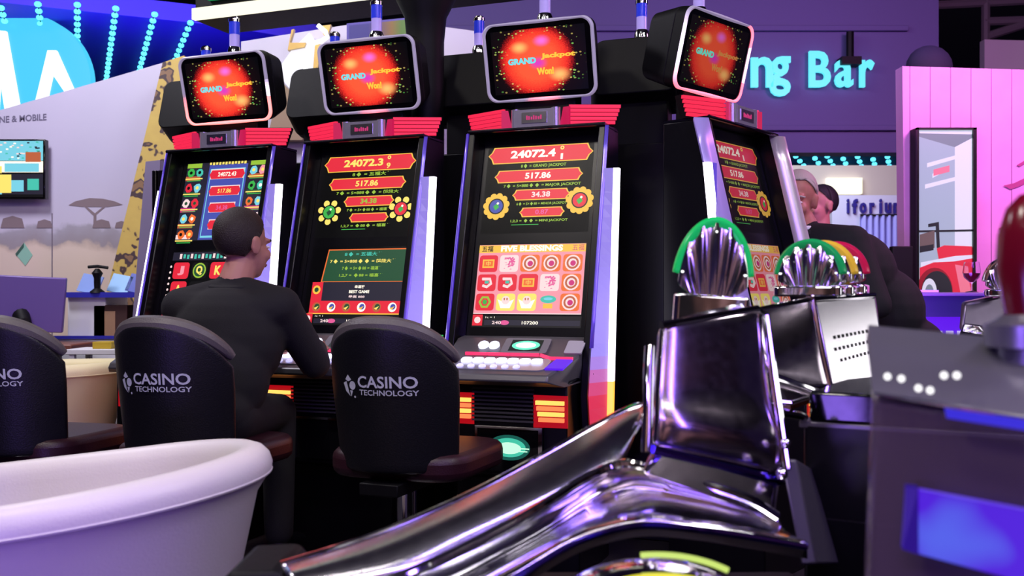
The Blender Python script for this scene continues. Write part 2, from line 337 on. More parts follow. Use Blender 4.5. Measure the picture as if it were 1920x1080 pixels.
def lower_screen(parent, kind, dim=False):
    mb = MB(); mb.M = FACE; mb.box(-.235, .235, -.395, -.040, -.004, 0, K)
    if kind == 'english':
        mb.quad(-.232, .232, -.335, -.044, .0005, PNK); mb.quad(-.232, .232, -.078, -.046, .0008, GOLD)
        mb.text('五福', -.195, -.061, .05, .026, .0012, K, bold=.02); mb.text('FIVE BLESSINGS', .0, -.061, .27, .026, .0014, WHT, bold=.05); mb.text('五福', .2, -.061, .05, .026, .0012, MAG)
        sym = [['bar', 'rose', 'med', 'med', 'med'], ['jade', 'jade', 'bar', 'rose', 'med'], ['coin', 'ingot', 'ingot', 'bowl', 'med']]
        for r in range(3):
            for c in range(5):
                x = -.185 + c * .0915; y = -.125 - r * .082; k = sym[r][c]; a, b = .041, .036
                mb.poly([(x + p[0], y + p[1]) for p in rrect(a * 2, b * 2, .012, 3)], .001, {'bar': RED, 'rose': BLUSH, 'med': ORG, 'jade': RED, 'coin': RED, 'ingot': YEL, 'bowl': PNK}[k])
                if k == 'bar':
                    mb.quad(x - .026, x + .026, y - .018, y + .018, .0016, GOLD); mb.quad(x - .02, x + .02, y - .012, y + .012, .002, ORG); mb.text('中', x, y, .02, .02, .0026, YEL)
                if k == 'rose': mb.text('發', x, y, .056, .056, .0016, ROSE, bold=.03)
                if k == 'med':
                    mb.disc(x, y, .033, .0014, n=18, mi=BLUSH); mb.disc(x, y, .026, .0018, n=18, mi=BRN); mb.disc(x, y, .018, .0022, n=14, mi=BLUSH); mb.disc(x + .002, y - .002, .012, .0026, n=10, mi=MAG)
                if k == 'jade': mb.tube([mb_p for mb_p in [(x - .02, y + .016, .002), (x + .014, y + .016, .002), (x + .02, y - .004, .002), (x + .002, y - .018, .002), (x - .016, y - .012, .002)]], .006, 6, BLUSH); mb.quad(x - .008, x + .01, y - .004, y + .008, .003, TEAL)
                if k == 'coin': mb.disc(x, y, .028, .0016, n=6, mi=OLIV); mb.disc(x, y, .018, .002, n=6, mi=RED); mb.disc(x, y, .011, .0024, n=6, mi=GRN)
                if k == 'ingot': mb.poly([(x - .036, y + .012), (x - .02, y - .026), (x + .02, y - .026), (x + .036, y + .012), (x, y - .004)], .0016, WHT); mb.disc(x, y + .008, .018, .002, n=12, mi=BLUSH); mb.text('"', x, y + .012, .018, .01, .0026, BRN)
                if k == 'bowl': mb.disc(x, y + .012, .034, .0016, ry=.016, n=16, mi=TEAL); mb.disc(x, y + .014, .02, .002, ry=.006, n=12, mi=CYA); mb.quad(x - .02, x + .02, y - .026, y - .006, .0014, GOLD)
        mb.quad(-.232, .232, -.339, -.335, .001, BLUSH)
    elif kind == 'chinese':
        mb.poly([(-.17, -.20), (.235, -.20), (.235, -.05), (-.15, -.05)], .0005, ORG); mb.poly([(-.163, -.197), (.235, -.197), (.235, -.055), (-.145, -.055)], .001, DGRN)
        for i, (t, w) in enumerate((('8♦ = 五福大獎', .19), ('7♦ = 5×888♦♦ = 超級大獎', .33), ('7♦ = 5×♦88 = 福運獎', .2), ('1,2,7 = ♦88 = 福喜獎', .22))): mb.text(t, .03, -.074 - i * .032, w, .02 - i * .001, .0016, (OLIV, YEL, OLIV, OLIV)[i] if i else TEAL, bold=.02)
        mb.quad(-.21, .235, -.34, -.20, .0005, RED); mb.quad(-.155, .235, -.285, -.20, .001, SLATE)
        mb.text('幸運獎', .03, -.222, .05, .014, .0016, WHT, bold=.02); mb.text('BEST GAME', .03, -.244, .10, .014, .0016, WHT, bold=.03); mb.text('最高 888', .02, -.266, .08, .012, .0016, BLUSH, bold=.02)
        for i in range(6):
            x = -.175 + i * .075
            mb.disc(x, -.313, .021, .001, n=16, mi=WHT if i % 2 else BRN); mb.disc(x + .003, -.311, .013, .0015, n=12, mi=BLU if i % 2 else DGRN); mb.poly([(x - .012, -.318), (x, -.325), (x + .012, -.308)], .002, GOLD if i % 2 else YEL)
        mb.disc(-.185, -.235, .02, .001, n=14, mi=GOLD); mb.disc(-.185, -.235, .011, .0015, n=10, mi=DGRN)
        mb.quad(-.215, .235, -.345, -.34, .001, GOLD)
    else:
        mb.quad(-.225, .235, -.09, -.05, .0005, SLATE); [mb.quad(-.185 + k_ * .021, -.172 + k_ * .021, -.083 + .003 * (k_ % 2), -.058 - .002 * (k_ % 3), .001, TEAL if k_ % 3 else BLUSH) for k_ in range(13)]
        for r in range(3):
            for c in range(4):
                x = -.165 + c * .105; y = -.14 - r * .092; t, c1, c2 = (('J', MAG, PNK), ('Q', GRN, OLIV), ('K', BLU, CYA), ('A', RED, ORG), ('V', CYA, TEAL))[(r * 3 + c) % 5]
                mb.poly([(x + p[0], y + p[1]) for p in rrect(.09, .08, .014, 3)], .0006, K if t in 'QV' else RED)
                if t == 'Q': mb.disc(x, y, .037, .001, n=18, mi=OLIV); mb.disc(x, y, .030, .0014, n=18, mi=DGRN)
                mb.text(t, x, y, .036, .045, .002, PNK if t == 'J' else (CYA if t == 'V' else YEL), bold=.05)
        for r in range(8): mb.disc(-.226, -.12 - r * .028, .006, .001, n=8, mi=BLUSH)
    # credit bar
    mb.quad(-.235, .235, -.394, -.346, .0006, K); mb.quad(-.232, -.188, -.388, -.342, .0014, RED); mb.disc(-.21, -.365, .014, .002, n=12, mi=BLUSH)
    mb.quad(-.18, .23, -.386, -.364, .001, SLATE); mb.text('240', -.125, -.375, .04, .013, .0018, BLUSH, bold=.02); mb.disc(-.09, -.375, .02, .0016, ry=.01, n=12, mi=ROSE)
    mb.text('107200', .02, -.375, .07, .013, .0018, WHT, bold=.02); mb.text('1c = 1', -.155, -.353, .04, .007, .0016, WHT)
    return mb.build('lower_screen', PAL_DIM if dim else PAL, parent, flat=True)

# the bursting topper picture
def burst_material():
    m = bpy.data.materials.new('jackpot_burst_picture'); m.use_nodes = True; nt = m.node_tree; N = nt.nodes; Lk = nt.links; b = N['Principled BSDF']
    b.inputs['Base Color'].default_value = (0, 0, 0, 1); b.inputs['Roughness'].default_value = .2
    uv = N.new('ShaderNodeTexCoord'); mp = N.new('ShaderNodeMapping'); Lk.new(uv.outputs['UV'], mp.inputs['Vector']); mp.inputs['Location'].default_value = (-.47, -.5, 0)
    sc = N.new('ShaderNodeVectorMath'); sc.operation = 'MULTIPLY'; sc.inputs[1].default_value = (1.55, 1.1, 0); Lk.new(mp.outputs[0], sc.inputs[0])
    nz = N.new('ShaderNodeTexNoise'); nz.inputs['Scale'].default_value = 60; Lk.new(uv.outputs['UV'], nz.inputs['Vector'])
    ln = N.new('ShaderNodeVectorMath'); ln.operation = 'LENGTH'; Lk.new(sc.outputs[0], ln.inputs[0])
    ad = N.new('ShaderNodeMath'); ad.operation = 'MULTIPLY_ADD'; Lk.new(nz.outputs['Fac'], ad.inputs[0]); ad.inputs[1].default_value = .16; Lk.new(ln.outputs['Value'], ad.inputs[2])
    cr = N.new('ShaderNodeValToRGB'); e = cr.color_ramp.elements
    e[0].position = 0; e[0].color = rgb(250, 90, 60); e[1].position = 1; e[1].color = rgb(8, 8, 12)
    for p, c in ((.40, rgb(248, 88, 55)), (.585, rgb(235, 50, 40)), (.66, rgb(150, 22, 24)), (.72, rgb(22, 10, 14))): x = e.new(p); x.color = c
    Lk.new(ad.outputs[0], cr.inputs[0])
    vo = N.new('ShaderNodeTexVoronoi'); vo.inputs['Scale'].default_value = 24; Lk.new(uv.outputs['UV'], vo.inputs['Vector'])
    lt = N.new('ShaderNodeMath'); lt.operation = 'LESS_THAN'; lt.inputs[1].default_value = .30; Lk.new(vo.outputs['Distance'], lt.inputs[0])
    sp = N.new('ShaderNodeSeparateColor'); Lk.new(vo.outputs['Color'], sp.inputs[0])
    g1 = N.new('ShaderNodeMath'); g1.operation = 'GREATER_THAN'; g1.inputs[1].default_value = .50; Lk.new(sp.outputs[0], g1.inputs[0])
    mul = N.new('ShaderNodeMath'); mul.operation = 'MULTIPLY'; Lk.new(lt.outputs[0], mul.inputs[0]); Lk.new(g1.outputs[0], mul.inputs[1])
    rg = N.new('ShaderNodeMapRange'); rg.inputs['From Min'].default_value = .46; rg.inputs['From Max'].default_value = .60; Lk.new(ln.outputs['Value'], rg.inputs['Value'])
    rg2 = N.new('ShaderNodeMapRange'); rg2.inputs['From Min'].default_value = .86; rg2.inputs['From Max'].default_value = .60; Lk.new(ln.outputs['Value'], rg2.inputs['Value'])
    m2 = N.new('ShaderNodeMath'); m2.operation = 'MULTIPLY'; Lk.new(rg.outputs[0], m2.inputs[0]); Lk.new(rg2.outputs[0], m2.inputs[1])
    m3 = N.new('ShaderNodeMath'); m3.operation = 'MULTIPLY'; Lk.new(m2.outputs[0], m3.inputs[0]); Lk.new(mul.outputs[0], m3.inputs[1])
    c2 = N.new('ShaderNodeValToRGB'); c2.color_ramp.elements[0].color = rgb(70, 200, 90); c2.color_ramp.elements[1].color = rgb(240, 190, 110); Lk.new(sp.outputs[1], c2.inputs[0])
    mx = N.new('ShaderNodeMix'); mx.data_type = 'RGBA'; Lk.new(m3.outputs[0], mx.inputs[0]); Lk.new(cr.outputs[0], mx.inputs[6]); Lk.new(c2.outputs[0], mx.inputs[7])
    last = mx.outputs[2]
    for (cx, cy, rr, col) in ((-.17, .22, .12, rgb(255, 190, 110)), (.07, .30, .11, rgb(240, 110, 220)), (.24, -.24, .14, rgb(255, 190, 110)), (.02, -.04, .12, rgb(215, 60, 190))):
        s = N.new('ShaderNodeVectorMath'); s.operation = 'DISTANCE'; Lk.new(mp.outputs[0], s.inputs[0]); s.inputs[1].default_value = (cx, cy, 0)
        q = N.new('ShaderNodeMapRange'); q.inputs['From Min'].default_value = rr; q.inputs['From Max'].default_value = 0; q.interpolation_type = 'SMOOTHSTEP'; Lk.new(s.outputs['Value'], q.inputs['Value'])
        x = N.new('ShaderNodeMix'); x.data_type = 'RGBA'; Lk.new(q.outputs[0], x.inputs[0]); Lk.new(last, x.inputs[6]); x.inputs[7].default_value = col; last = x.outputs[2]
    Lk.new(last, b.inputs['Emission Color']); b.inputs['Emission Strength'].default_value = 1.15
    return m
BURST = burst_material()
def burst_screen(parent, w, h, M, dim=None):
    mb = MB(); mb.M = M; mb.quad(-w / 2, w / 2, -h / 2, h / 2, 0, 0)
    mb.text('GRAND', -.075, .002, .125, .026, .0015, 1, bold=.05); mb.text('Jackpot', .085, .014, .15, .026, .0015, 2, bold=.05, shear=.1); mb.text('Won!', .025, -.045, .075, .03, .0015, 2, bold=.06)
    o = mb.build('topper_screen', [dim[0] if dim else BURST, PAL[TEAL] if dim else glow('cyan_letters', rgb(110, 225, 235), 1.1), glow('dim_gold_letters', rgb(170, 110, 50), 1) if dim else glow('gold_letters', rgb(255, 190, 60), 1.2)], parent, flat=True)
    uvl = o.data.uv_layers.new(name='UVMap')
    for p in o.data.polygons:
        for k, li in enumerate(p.loop_indices): uvl.data[li].uv = ((0, 0), (1, 0), (1, 1), (0, 1))[k % 4] if p.index == 0 else (.5, .5)
    return o
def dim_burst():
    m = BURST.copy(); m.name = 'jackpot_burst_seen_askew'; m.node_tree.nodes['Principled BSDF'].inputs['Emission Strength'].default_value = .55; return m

def candle(parent, z, y, black_base=False, x=0):
    mb = MB(); mb.M = Matrix.Translation((x, y, z))
    if black_base: mb.lathe([(.045, -.06), (.04, 0), (.028, .02)], mi=1)
    z0 = .02 if black_base else 0
    mb.lathe([(.034, z0 - .02), (.034, z0 + .012), (.027, z0 + .03)], mi=0)
    o = mb.build('candle_base', [CHROME, BLACK], parent)
    t = MB(); t.M = mb.M; t.lathe([(.024, z0 + .03), (.024, z0 + .09)]); t.build('clear_lens', mat('frosted_lens', rgb(190, 180, 225), .2, trans=.3, emis=rgb(150, 130, 210), strength=.35), o)
    t = MB(); t.M = mb.M; t.lathe([(.025, z0 + .09), (.025, z0 + .15)]); t.build('blue_lens', mat('blue_lens', rgb(40, 50, 190), .12, emis=rgb(40, 60, 200), strength=.45), o)
    t = MB(); t.M = mb.M; t.lathe([(.028, z0 + .15), (.028, z0 + .165), (.018, z0 + .175)]); t.build('cap', CHROME, o)
    return o
def fy(z):
    if z > .9: return -.08 - .22 * (1.79 - z) / .89
    if z > .72: return -.30 - .04 * (.9 - z) / .18
    return -.34 + .05 * (.72 - z) / .30
def gy(z, s_=1): return fy(z) + (.17 if s_ > -2 else .05) if s_ < 0 else (-.125 - .075 * (1.61 - z) / .71) if z > .9 else (-.20 - .04 * (.9 - z) / .48)
def machine(label, loc, rotz, kind, ring, group='red topper slot machines facing the stools', simple=False, edge_w=.012, toff=(0, 0), vs=1, lb=1):
    t = thing('slot_machine', label, 'slot machine', loc, rotz, group)
    mb = MB(); mb.prism([(.12, 0), (.12, 1.79), (0, 1.79), (-.22, .92), (-.24, .80), (-.46, .77), (-.46, .42), (-.30, .38), (-.30, 0)], -.26, .26)
    mb.build('cabinet', BLACK, t, bevel=.006)
    TOPM = Matrix.Translation((toff[0], toff[1], 0)) @ Matrix.Rotation(toff[2] if len(toff) > 2 else 0, 4, 'Z') @ TOPM0
    mb = MB(); mb.box(-.14 + toff[0], .14 + toff[0], .03 + toff[1], .12, 1.78, 2.0); mb.build('neck', MATT, t, bevel=.008)
    mb = MB(); mb.M = TOPM
    a = rrect(.486, .326, .045, 6); b = rrect(.40, .27, .05, 6)
    mb.prism(a, 0, -.05, 'z', poly2=rrect(.48, .32, .045, 6)); mb.prism(rrect(.48, .32, .045, 6), -.05, -.20, 'z', poly2=b)
    hs = mb.build('topper_housing', MATT, t, bevel=.004)
    candle(t, 2.27, .04 + toff[1], simple, toff[0])
    for sx in (-1, 1):
        mb = MB(); x0, x1 = (.272, .30) if sx > 0 else (-.30, -.272)
        mb.prism([(.12, 1.79), (-.08, 1.79), (-.30, .90), (-.34, .72), (-.29, .42), (-.20, .38), (.12, .38)], x0, x1)
        mb.build('side_panel', BLACK, t, bevel=.004)
    if simple: return t
    # glossy bezel round the screens
    mb = MB(); mb.M = FACE; mb.prism(rrect(.544, .89, .01, 2), -.012, -.0045, 'z'); mb.build('screen_bezel', GLASSB, t)
    mb = MB(); mb.tube([(-.30, -.085, 1.795), (.30, -.085, 1.795)], .008, 8); mb.box(-.30, .30, -.085, .12, 1.79, 1.80); mb.build('top_trim', [mat('dark_chrome', rgb(90, 86, 100), .2, 1)], t)
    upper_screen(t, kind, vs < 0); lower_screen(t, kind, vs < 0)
    for sx in (-1, 1):
        # coloured edge, the slanted diffuser and the light bar
        e = MB(); zs = [1.79 - .89 * i / 8 for i in range(9)]
        if edge_w > .03 and sx > 0: e.grid([[(.262, fy(z) + .012, z), (.300, fy(z) - .030, z), (.318, fy(z) - .035, z), (.318, fy(z) + .02, z)] for z in zs])
        else: e.grid([[(sx * .300, fy(z) - .002, z), (sx * (.300 + edge_w), fy(z) + edge_w * .6, z), (sx * .300, fy(z) + edge_w * 1.2, z)] for z in zs])
        em = mat('violet_edge_trim', rgb(120, 110, 190), .25, .6, emis=rgb(80, 50, 200), strength=.55) if edge_w < .03 else mat('lavender_edge_trim', rgb(170, 155, 215), .3, .3, emis=rgb(120, 100, 190), strength=.35)
        if edge_w > .03 and sx > 0: em = mat('pale_satin_edge', rgb(225, 215, 225), .3, .6)
        e.build('edge_trim', em, t, solid=.004)
        d = MB(); n = 24; zs = [1.61 - 1.19 * i / n for i in range(n + 1)]
        for i in range(n):
            z0, z1 = zs[i], zs[i + 1]; zc = (z0 + z1) / 2; k = min(1, max(0, (.86 - zc) / .14))
            v = rgb(150, 130, 235) if sx > 0 else rgb(75, 40, 215); rd = rgb(235, 10, 50)
            br = (.75 + .35 * math.exp(-((zc - 1.0) / .25) ** 2))
            d.col = tuple(br * (v[q] * (1 - k) + rd[q] * k) for q in range(3)) + (1,)
            d.add([(sx * .302, fy(z0) + .012, z0), (sx * .345, gy(z0, (vs if sx > 0 or vs < 0 else lb) * sx), z0), (sx * .345, gy(z1, (vs if sx > 0 or vs < 0 else lb) * sx), z1), (sx * .302, fy(z1) + .012, z1)], [(0, 1, 2, 3)])
            d.add([(sx * .302, gy(z0, (vs if sx > 0 or vs < 0 else lb) * sx), z0), (sx * .302, gy(z1, (vs if sx > 0 or vs < 0 else lb) * sx), z1), (sx * .345, gy(z1, (vs if sx > 0 or vs < 0 else lb) * sx), z1), (sx * .345, gy(z0, (vs if sx > 0 or vs < 0 else lb) * sx), z0)], [(0, 1, 2, 3)])
        wing = d.build('light_wing', LEDBAR, t, flat=True)
        l = MB()
        for i in range(n):
            z0, z1 = zs[i], zs[i + 1]; zc = (z0 + z1) / 2; k = min(1, max(0, (.80 - zc) / .05))
            wv = (3.2, 3.0, 3.4); rv = (3.0, .75, .06)
            l.col = tuple(wv[q] * (1 - k) + rv[q] * k for q in range(3)) + (1,)
            g0, g1 = gy(z0, (vs if sx > 0 or vs < 0 else lb) * sx), gy(z1, (vs if sx > 0 or vs < 0 else lb) * sx); xa, xb = sx * .336, sx * .366
            l.add([(xa, g0, z0), (xb, g0 + .004, z0), (xb, g1 + .004, z1), (xa, g1, z1), (xa, g0 + .03, z0), (xb, g0 + .03, z0), (xb, g1 + .03, z1), (xa, g1 + .03, z1)],
                  [(0, 1, 2, 3), (1, 5, 6, 2), (5, 4, 7, 6), (4, 0, 3, 7)])
        l.build('light_bar', LEDBAR, wing, flat=True)
        # louvred red wing lights on the crown
        g = MB(); ang = R(22) * sx
        Mx = Matrix.Translation((sx * .145, -.075, 1.80)) @ Matrix.Rotation(ang, 4, 'Z')
        g.M = Mx
        g.prism([(0, 0), (sx * .185, 0), (sx * .215, .088), (0, .088)], .012, .05, 'y', mi=0)
        e2 = g.build('crown_light', [MATT], t)
        g = MB(); g.M = Mx
        for i in range(5):
            z0 = .006 + i * .0165; xe = .185 + .03 * (z0 + .006) / .088
            g.box(min(0, sx * xe), max(0, sx * xe), .0, .013, z0, z0 + .0125)
        g.build('louvre', glow('crown_red', rgb(250, 40, 80), 1.0), e2)
        g = MB(); g.M = Matrix.Translation((sx * .10, -.075, 1.80)) @ Matrix.Rotation(-ang * .8, 4, 'Z')
        g.prism([(sx * .005, 0), (sx * .05, 0), (sx * .05, .075), (sx * .022, .075)], .0, .012, 'y'); g.build('louvre', glow('crown_red_dim', rgb(225, 25, 90), .75), e2)
    mb = MB(); mb.box(-.085, .085, -.095, -.02, 1.80, 1.872, 0)
    for sx in (-1, 1): mb.M = Matrix.Translation((sx * .088, -.075, 1.80)); mb.lathe([(.020, 0), (.020, .076)], 14, 0)
    mb.M = Matrix(); mb.box(-.055, .055, -.098, -.095, 1.815, 1.86, 1)
    mb.M = frame(Vector((0, -.0985, 1.8375)), Vector((0, 0, 1)), Vector((0, -1, 0))); [mb.quad(x_, x_ + .006, -.009, .009 - .003 * (k_ % 3), .001, 2) for k_, x_ in enumerate((-.034, -.025, -.014, -.004, .006, .017, .027))]
    mb.build('crown_badge', [mat('bright_crown_chrome', rgb(215, 210, 225), .2, .75), SATIN, glow('badge_pink', rgb(225, 60, 130), .8)], t)
    # topper face
    mb = MB(); mb.M = TOPM; mb.prism(rrect(.47, .31, .04, 6), .0, .006, 'z'); mb.build('topper_bezel', GLASSB, t)
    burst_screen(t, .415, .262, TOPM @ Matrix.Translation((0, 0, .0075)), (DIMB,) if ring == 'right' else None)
    mb = MB(); mb.M = TOPM; P = rrect(.476, .316, .045, 10); n = len(P)
    def ledcol(x, y):
        u, v = x / .238, y / .158; grey = (.16, .14, .20)
        hot = (0, 0, 0); k = 0
        if ring == 'bottom': k = max(0, min(1, (-v - .1) * 2.2)) if u < .9 else 0; hot = (2.6, .45, .35); s = max(0, 1 - abs(v + .25) / .45) if u > .85 else 0
        elif ring == 'mid': k = max(0, 1 - abs(u - .05) / .35) if v < -.8 else 0; hot = (2.2, .35, .4); s = 0
        else: k = 1 if (v < -.5 or u > .8) else 0; hot = (2.6, .3, .4) if v < -.3 or u > .5 else (2.4, 1.8, 2.3); s = (1 if u < -.8 else 0) * max(0, 1 - abs(v) / .9) + (.6 if (u > .8 and abs(v) < .5) else 0)
        if ring == 'bottom' and u > .85 and v < -.35: k = 1; s = 0
        c = [grey[q] * (1 - k) + hot[q] * k for q in range(3)]
        return tuple(c[q] * (1 - min(1, s)) + (2.4, 1.9, 2.6)[q] * min(1, s) for q in range(3)) + (1,)
    Q = []
    for i in range(n):
        a, b = P[i], P[(i + 1) % n]; L = math.hypot(b[0] - a[0], b[1] - a[1]); m_ = max(1, int(L / .012))
        for j in range(m_): Q.append((a[0] + (b[0] - a[0]) * j / m_, a[1] + (b[1] - a[1]) * j / m_))
    n = len(Q); prof = [(-.008, .002), (-.007, .010), (0, .014), (.007, .010), (.008, .002)]
    for i in range(n):
        a, b = Q[i], Q[(i + 1) % n]; mb.col = ledcol((a[0] + b[0]) / 2, (a[1] + b[1]) / 2)
        def off(p, d): k = 1 + d / max(.001, math.hypot(*p)) ; return (p[0] * k, p[1] * k)
        for q in range(len(prof) - 1):
            (d0, h0), (d1, h1) = prof[q], prof[q + 1]; A, B = off(a, d0), off(b, d0); D, E = off(a, d1), off(b, d1)
            mb.add([(A[0], A[1], h0), (B[0], B[1], h0), (E[0], E[1], h1), (D[0], D[1], h1)], [(0, 1, 2, 3)])
    mb.build('led_ring', LEDRING, t, angle=60)
    # button deck
    dk = MB(); dk.prism([(-.20, .94), (-.27, .93), (-.36, .87), (-.55, .81), (-.56, .785), (-.50, .765), (-.24, .765)], -.268, .268)
    for p in dk.v:      # the front corners are cut back
        if p.y < -.5 and abs(p.x) > .26: p.x *= .80
    deck = dk.build('button_deck', mat('deck_grey', rgb(92, 90, 94), .35, .3), t, bevel=.006)
    DA = frame(Vector((0, -.315, .90)), Vector((0, .09, .06)).normalized(), Vector((0, -.06, .09)).normalized())
    DB = frame(Vector((0, -.455, .84)), Vector((0, .19, .06)).normalized(), Vector((0, -.06, .19)).normalized())
    mb = MB(); mb.M = DA; mb.prism([(p[0] + .046, p[1]) for p in rrect(.19, .095, .01, 3)], 0, .008, 'z', mi=0); mb.M = DA @ Matrix.Translation((.046, 0, .0085)); mb.quad(-.065, .065, -.036, .036, 0, 1); mb.disc(0, .0, .058, .0005, ry=.030, mi=2); mb.disc(0, 0, .042, .001, ry=.018, mi=3)
    mb.build('deck_screen', [GREY, glow('deck_screen_dark', rgb(10, 40, 40), .8), glow('deck_screen_teal', rgb(110, 235, 200), 1.2), glow('deck_screen_white', rgb(240, 255, 245), 1.8)], deck, flat=True)
    mb = MB(); mb.M = DB; mb.prism(rrect(.37, .12, .03, 4), -.002, .004, 'z'); mb.M = DB @ Matrix.Translation((-.0, 0, 0)); mb.build('button_plate', mat('bright_plate', rgb(190, 188, 205), .3, .7), deck)
    mb = MB(); mb.M = DA; mb.prism([(p[0] + .245, p[1]) for p in rrect(.07, .08, .006, 3)], 0, .006, 'z'); mb.build('card_plate', mat('pale_plate', rgb(170, 168, 175), .35), deck)
    for x in (-.135, -.090):
        mb = MB(); mb.M = DA @ Matrix.Translation((x, .004, 0)); mb.lathe([(.022, 0), (.022, .008), (.018, .012)], 18, 0); mb.build('round_button', glow('button_white', rgb(225, 225, 255), 2.2), deck)
    for i in range(7):
        mb = MB(); mb.M = DB @ Matrix.Translation((-.155 + i * .048, .022, 0)); mb.prism(rrect(.042, .036, .012, 3), 0, .014, 'z'); mb.build('play_button', glow('button_white', rgb(225, 225, 255), 2.2), deck, bevel=.003)
    for i in range(6):
        mb = MB(); mb.M = DB @ Matrix.Translation((-.16 + i * .046, -.035, 0)); mb.lathe([(.014, 0), (.014, .008), (.009, .012)], 14); mb.build('small_button', mat('lit_clear_button', rgb(200, 200, 225), .2, emis=rgb(200, 195, 255), strength=.9), deck)
    mb = MB(); mb.M = DB; mb.prism([(.185, -.045), (.255, -.045), (.265, .05), (.20, .05)], 0, .008, 'z'); mb.build('ticket_slot', glow('violet_lit_slot', rgb(90, 30, 230), 1.1), deck)
    mb = MB(); mb.M = Matrix(); 
    for x0, x1 in ((-.19, -.10), (-.095, -.005), (0, .115)): mb.box(x0, x1, -.372, -.358, .868, .880)
    mb.box(.17, .26, -.400, -.386, .858, .870); mb.add([(.12, -.358, .88), (.17, -.386, .87), (.17, -.400, .858), (.12, -.372, .868)], [(0, 1, 2, 3)])
    mb.build('light_line', glow('deck_red_line', rgb(250, 50, 100), 1.5), deck, flat=True)
    mb = MB(); mb.box(-.296, -.288, -.375, -.365, .90, .945); mb.build('status_lamp', glow('green_led', rgb(40, 200, 90), 1.0), t)
    for z in (.80, .70):
        mb = MB(); mb.M = Matrix.Translation((.302, -.285, z)) @ Matrix.Rotation(PI / 2, 4, 'Y'); mb.lathe([(.009, 0), (.009, .006), (.004, .009)], 12); mb.build('bolt', CHROME, t)
    # lower front: ribbed speaker grille, two louvred lights and the belly screen
    mb = MB()
    for i in range(9): mb.box(-.12, .13, -.468, -.458, .625 + i * .015, .632 + i * .015)
    mb.build('speaker_grille', DGREY, t)
    for x0, x1 in ((-.235, -.125), (.14, .25)):
        mb = MB(); mb.box(x0 - .012, x1 + .012, -.462, -.455, .61, .73); g = mb.build('grille_light', glow('red_halo_glow', rgb(190, 10, 25), .8), t)  # backing plate glows red to paint the halo around the slats
        mb = MB()
        for i in range(4): mb.box(x0 + .004 * i, x1, -.475, -.462, .632 + .021 * (3 - i), .647 + .021 * (3 - i), i % 2)
        mb.build('light_slat', [glow('amber_light', rgb(255, 190, 90), 1.6), glow('orange_light', rgb(255, 120, 70), 1.5)], g)
    mb = MB(); mb.box(-.10, .17, -.475, -.455, .44, .61, 0); mb.box(-.10, -.09, -.485, -.475, .44, .61, 1); mb.box(.155, .17, -.485, -.475, .44, .61, 1); mb.box(-.10, .17, -.482, -.475, .60, .61, 1)
    d = mb.build('belly_door', [GLASSB, CHROME], t)
    mb = MB(); mb.M = frame(Vector((.035, -.4755, .53)), Vector((0, 0, 1)), Vector((0, -1, 0))); mb.quad(-.095, .095, -.055, .055, 0, 0)
    if kind == 'english': mb.disc(0, 0, .085, .001, ry=.048, mi=1, n=28); mb.disc(0, 0, .068, .0015, ry=.036, mi=2, n=28); mb.disc(0, -.002, .05, .002, ry=.022, mi=3, n=24); mb.quad(-.082, .082, -.004, .001, .0025, 3); mb.quad(-.075, .075, -.014, -.010, .0025, 3)
    mb.build('belly_screen', [GLASSB, glow('belly_dark_teal', rgb(25, 95, 85), .9), glow('belly_teal', rgb(70, 200, 170), 1.0), glow('belly_mint', rgb(190, 250, 215), 1.2)], d, flat=True)
    return t
DIMB = dim_burst()
O3 = Vector((.126, 4.2, 0)); RR = Vector((math.cos(A0), -math.sin(A0), 0))
m3 = machine('black slot machine with the English FIVE BLESSINGS reels, right of the second chair', O3, -A0, 'english', 'mid')
m2 = machine('black slot machine with Chinese jackpot text, beside the seated man', O3 - RR * .81, -A0, 'chinese', 'mid')
m1 = machine('black slot machine with crowded blue pay table, directly behind the seated man\'s head', O3 - RR * 1.585, -A0, 'multi', 'bottom', lb=2)
m4 = machine('end slot machine turned to the right with white and red glowing topper ring', (.89, 4.14, 0), B0, 'english', 'right', edge_w=.05, toff=(-.067, .049, -R(5)), vs=-1)
O4 = Vector((.61, 4.61, 0))
rl = ['rear slot machine seen from behind, dark topper left of the white ringed topper', 'rear slot machine seen from behind, dark topper between the column and third topper',
      'rear slot machine seen from behind, dark topper left of the second topper', 'rear slot machine seen from behind, dark topper at the left end of the row']
rear = machine(rl[0], O4, -A0 + PI, 'x', None, 'slot machines facing away at the back', True)
for i in range(1, 4):
    c = copy_tree(rear); c.location = O4 - RR * .81 * i; c['label'] = rl[i]
# ================================================================ room shell
def patchy():  # blotches added to the unseen front wall for the chrome to reflect
    m = mat('blotchy_reflected_wall', rgb(140, 124, 132), .8); nt = m.node_tree; N = nt.nodes; tc = N.new('ShaderNodeTexCoord'); nz = N.new('ShaderNodeTexNoise'); nz.inputs['Scale'].default_value = .55; nz.inputs['Detail'].default_value = 2; nt.links.new(tc.outputs['Object'], nz.inputs['Vector'])
    cr = N.new('ShaderNodeValToRGB'); e = cr.color_ramp.elements; e[0].position = .44; e[0].color = rgb(16, 12, 20); e[1].position = .60; e[1].color = rgb(205, 165, 160); x = e.new(.52); x.color = rgb(110, 80, 72); nt.links.new(nz.outputs['Fac'], cr.inputs[0]); nt.links.new(cr.outputs[0], N['Principled BSDF'].inputs['Base Color']); return m
FLOOR = mat('dark_carpet', rgb(22, 16, 26), .95, bump=.6, bscale=400)
mb = MB(); mb.box(-12, 12, -4, 24, -.1, 0); tag(mb.build('floor', FLOOR, flat=True), kind='structure')
HALL = mat('dark_hall_ceiling', rgb(46, 42, 58), .9)
mb = MB(); mb.box(-12, 12, -4, 24, 6.2, 6.4); tag(mb.build('ceiling', HALL, flat=True), kind='structure')
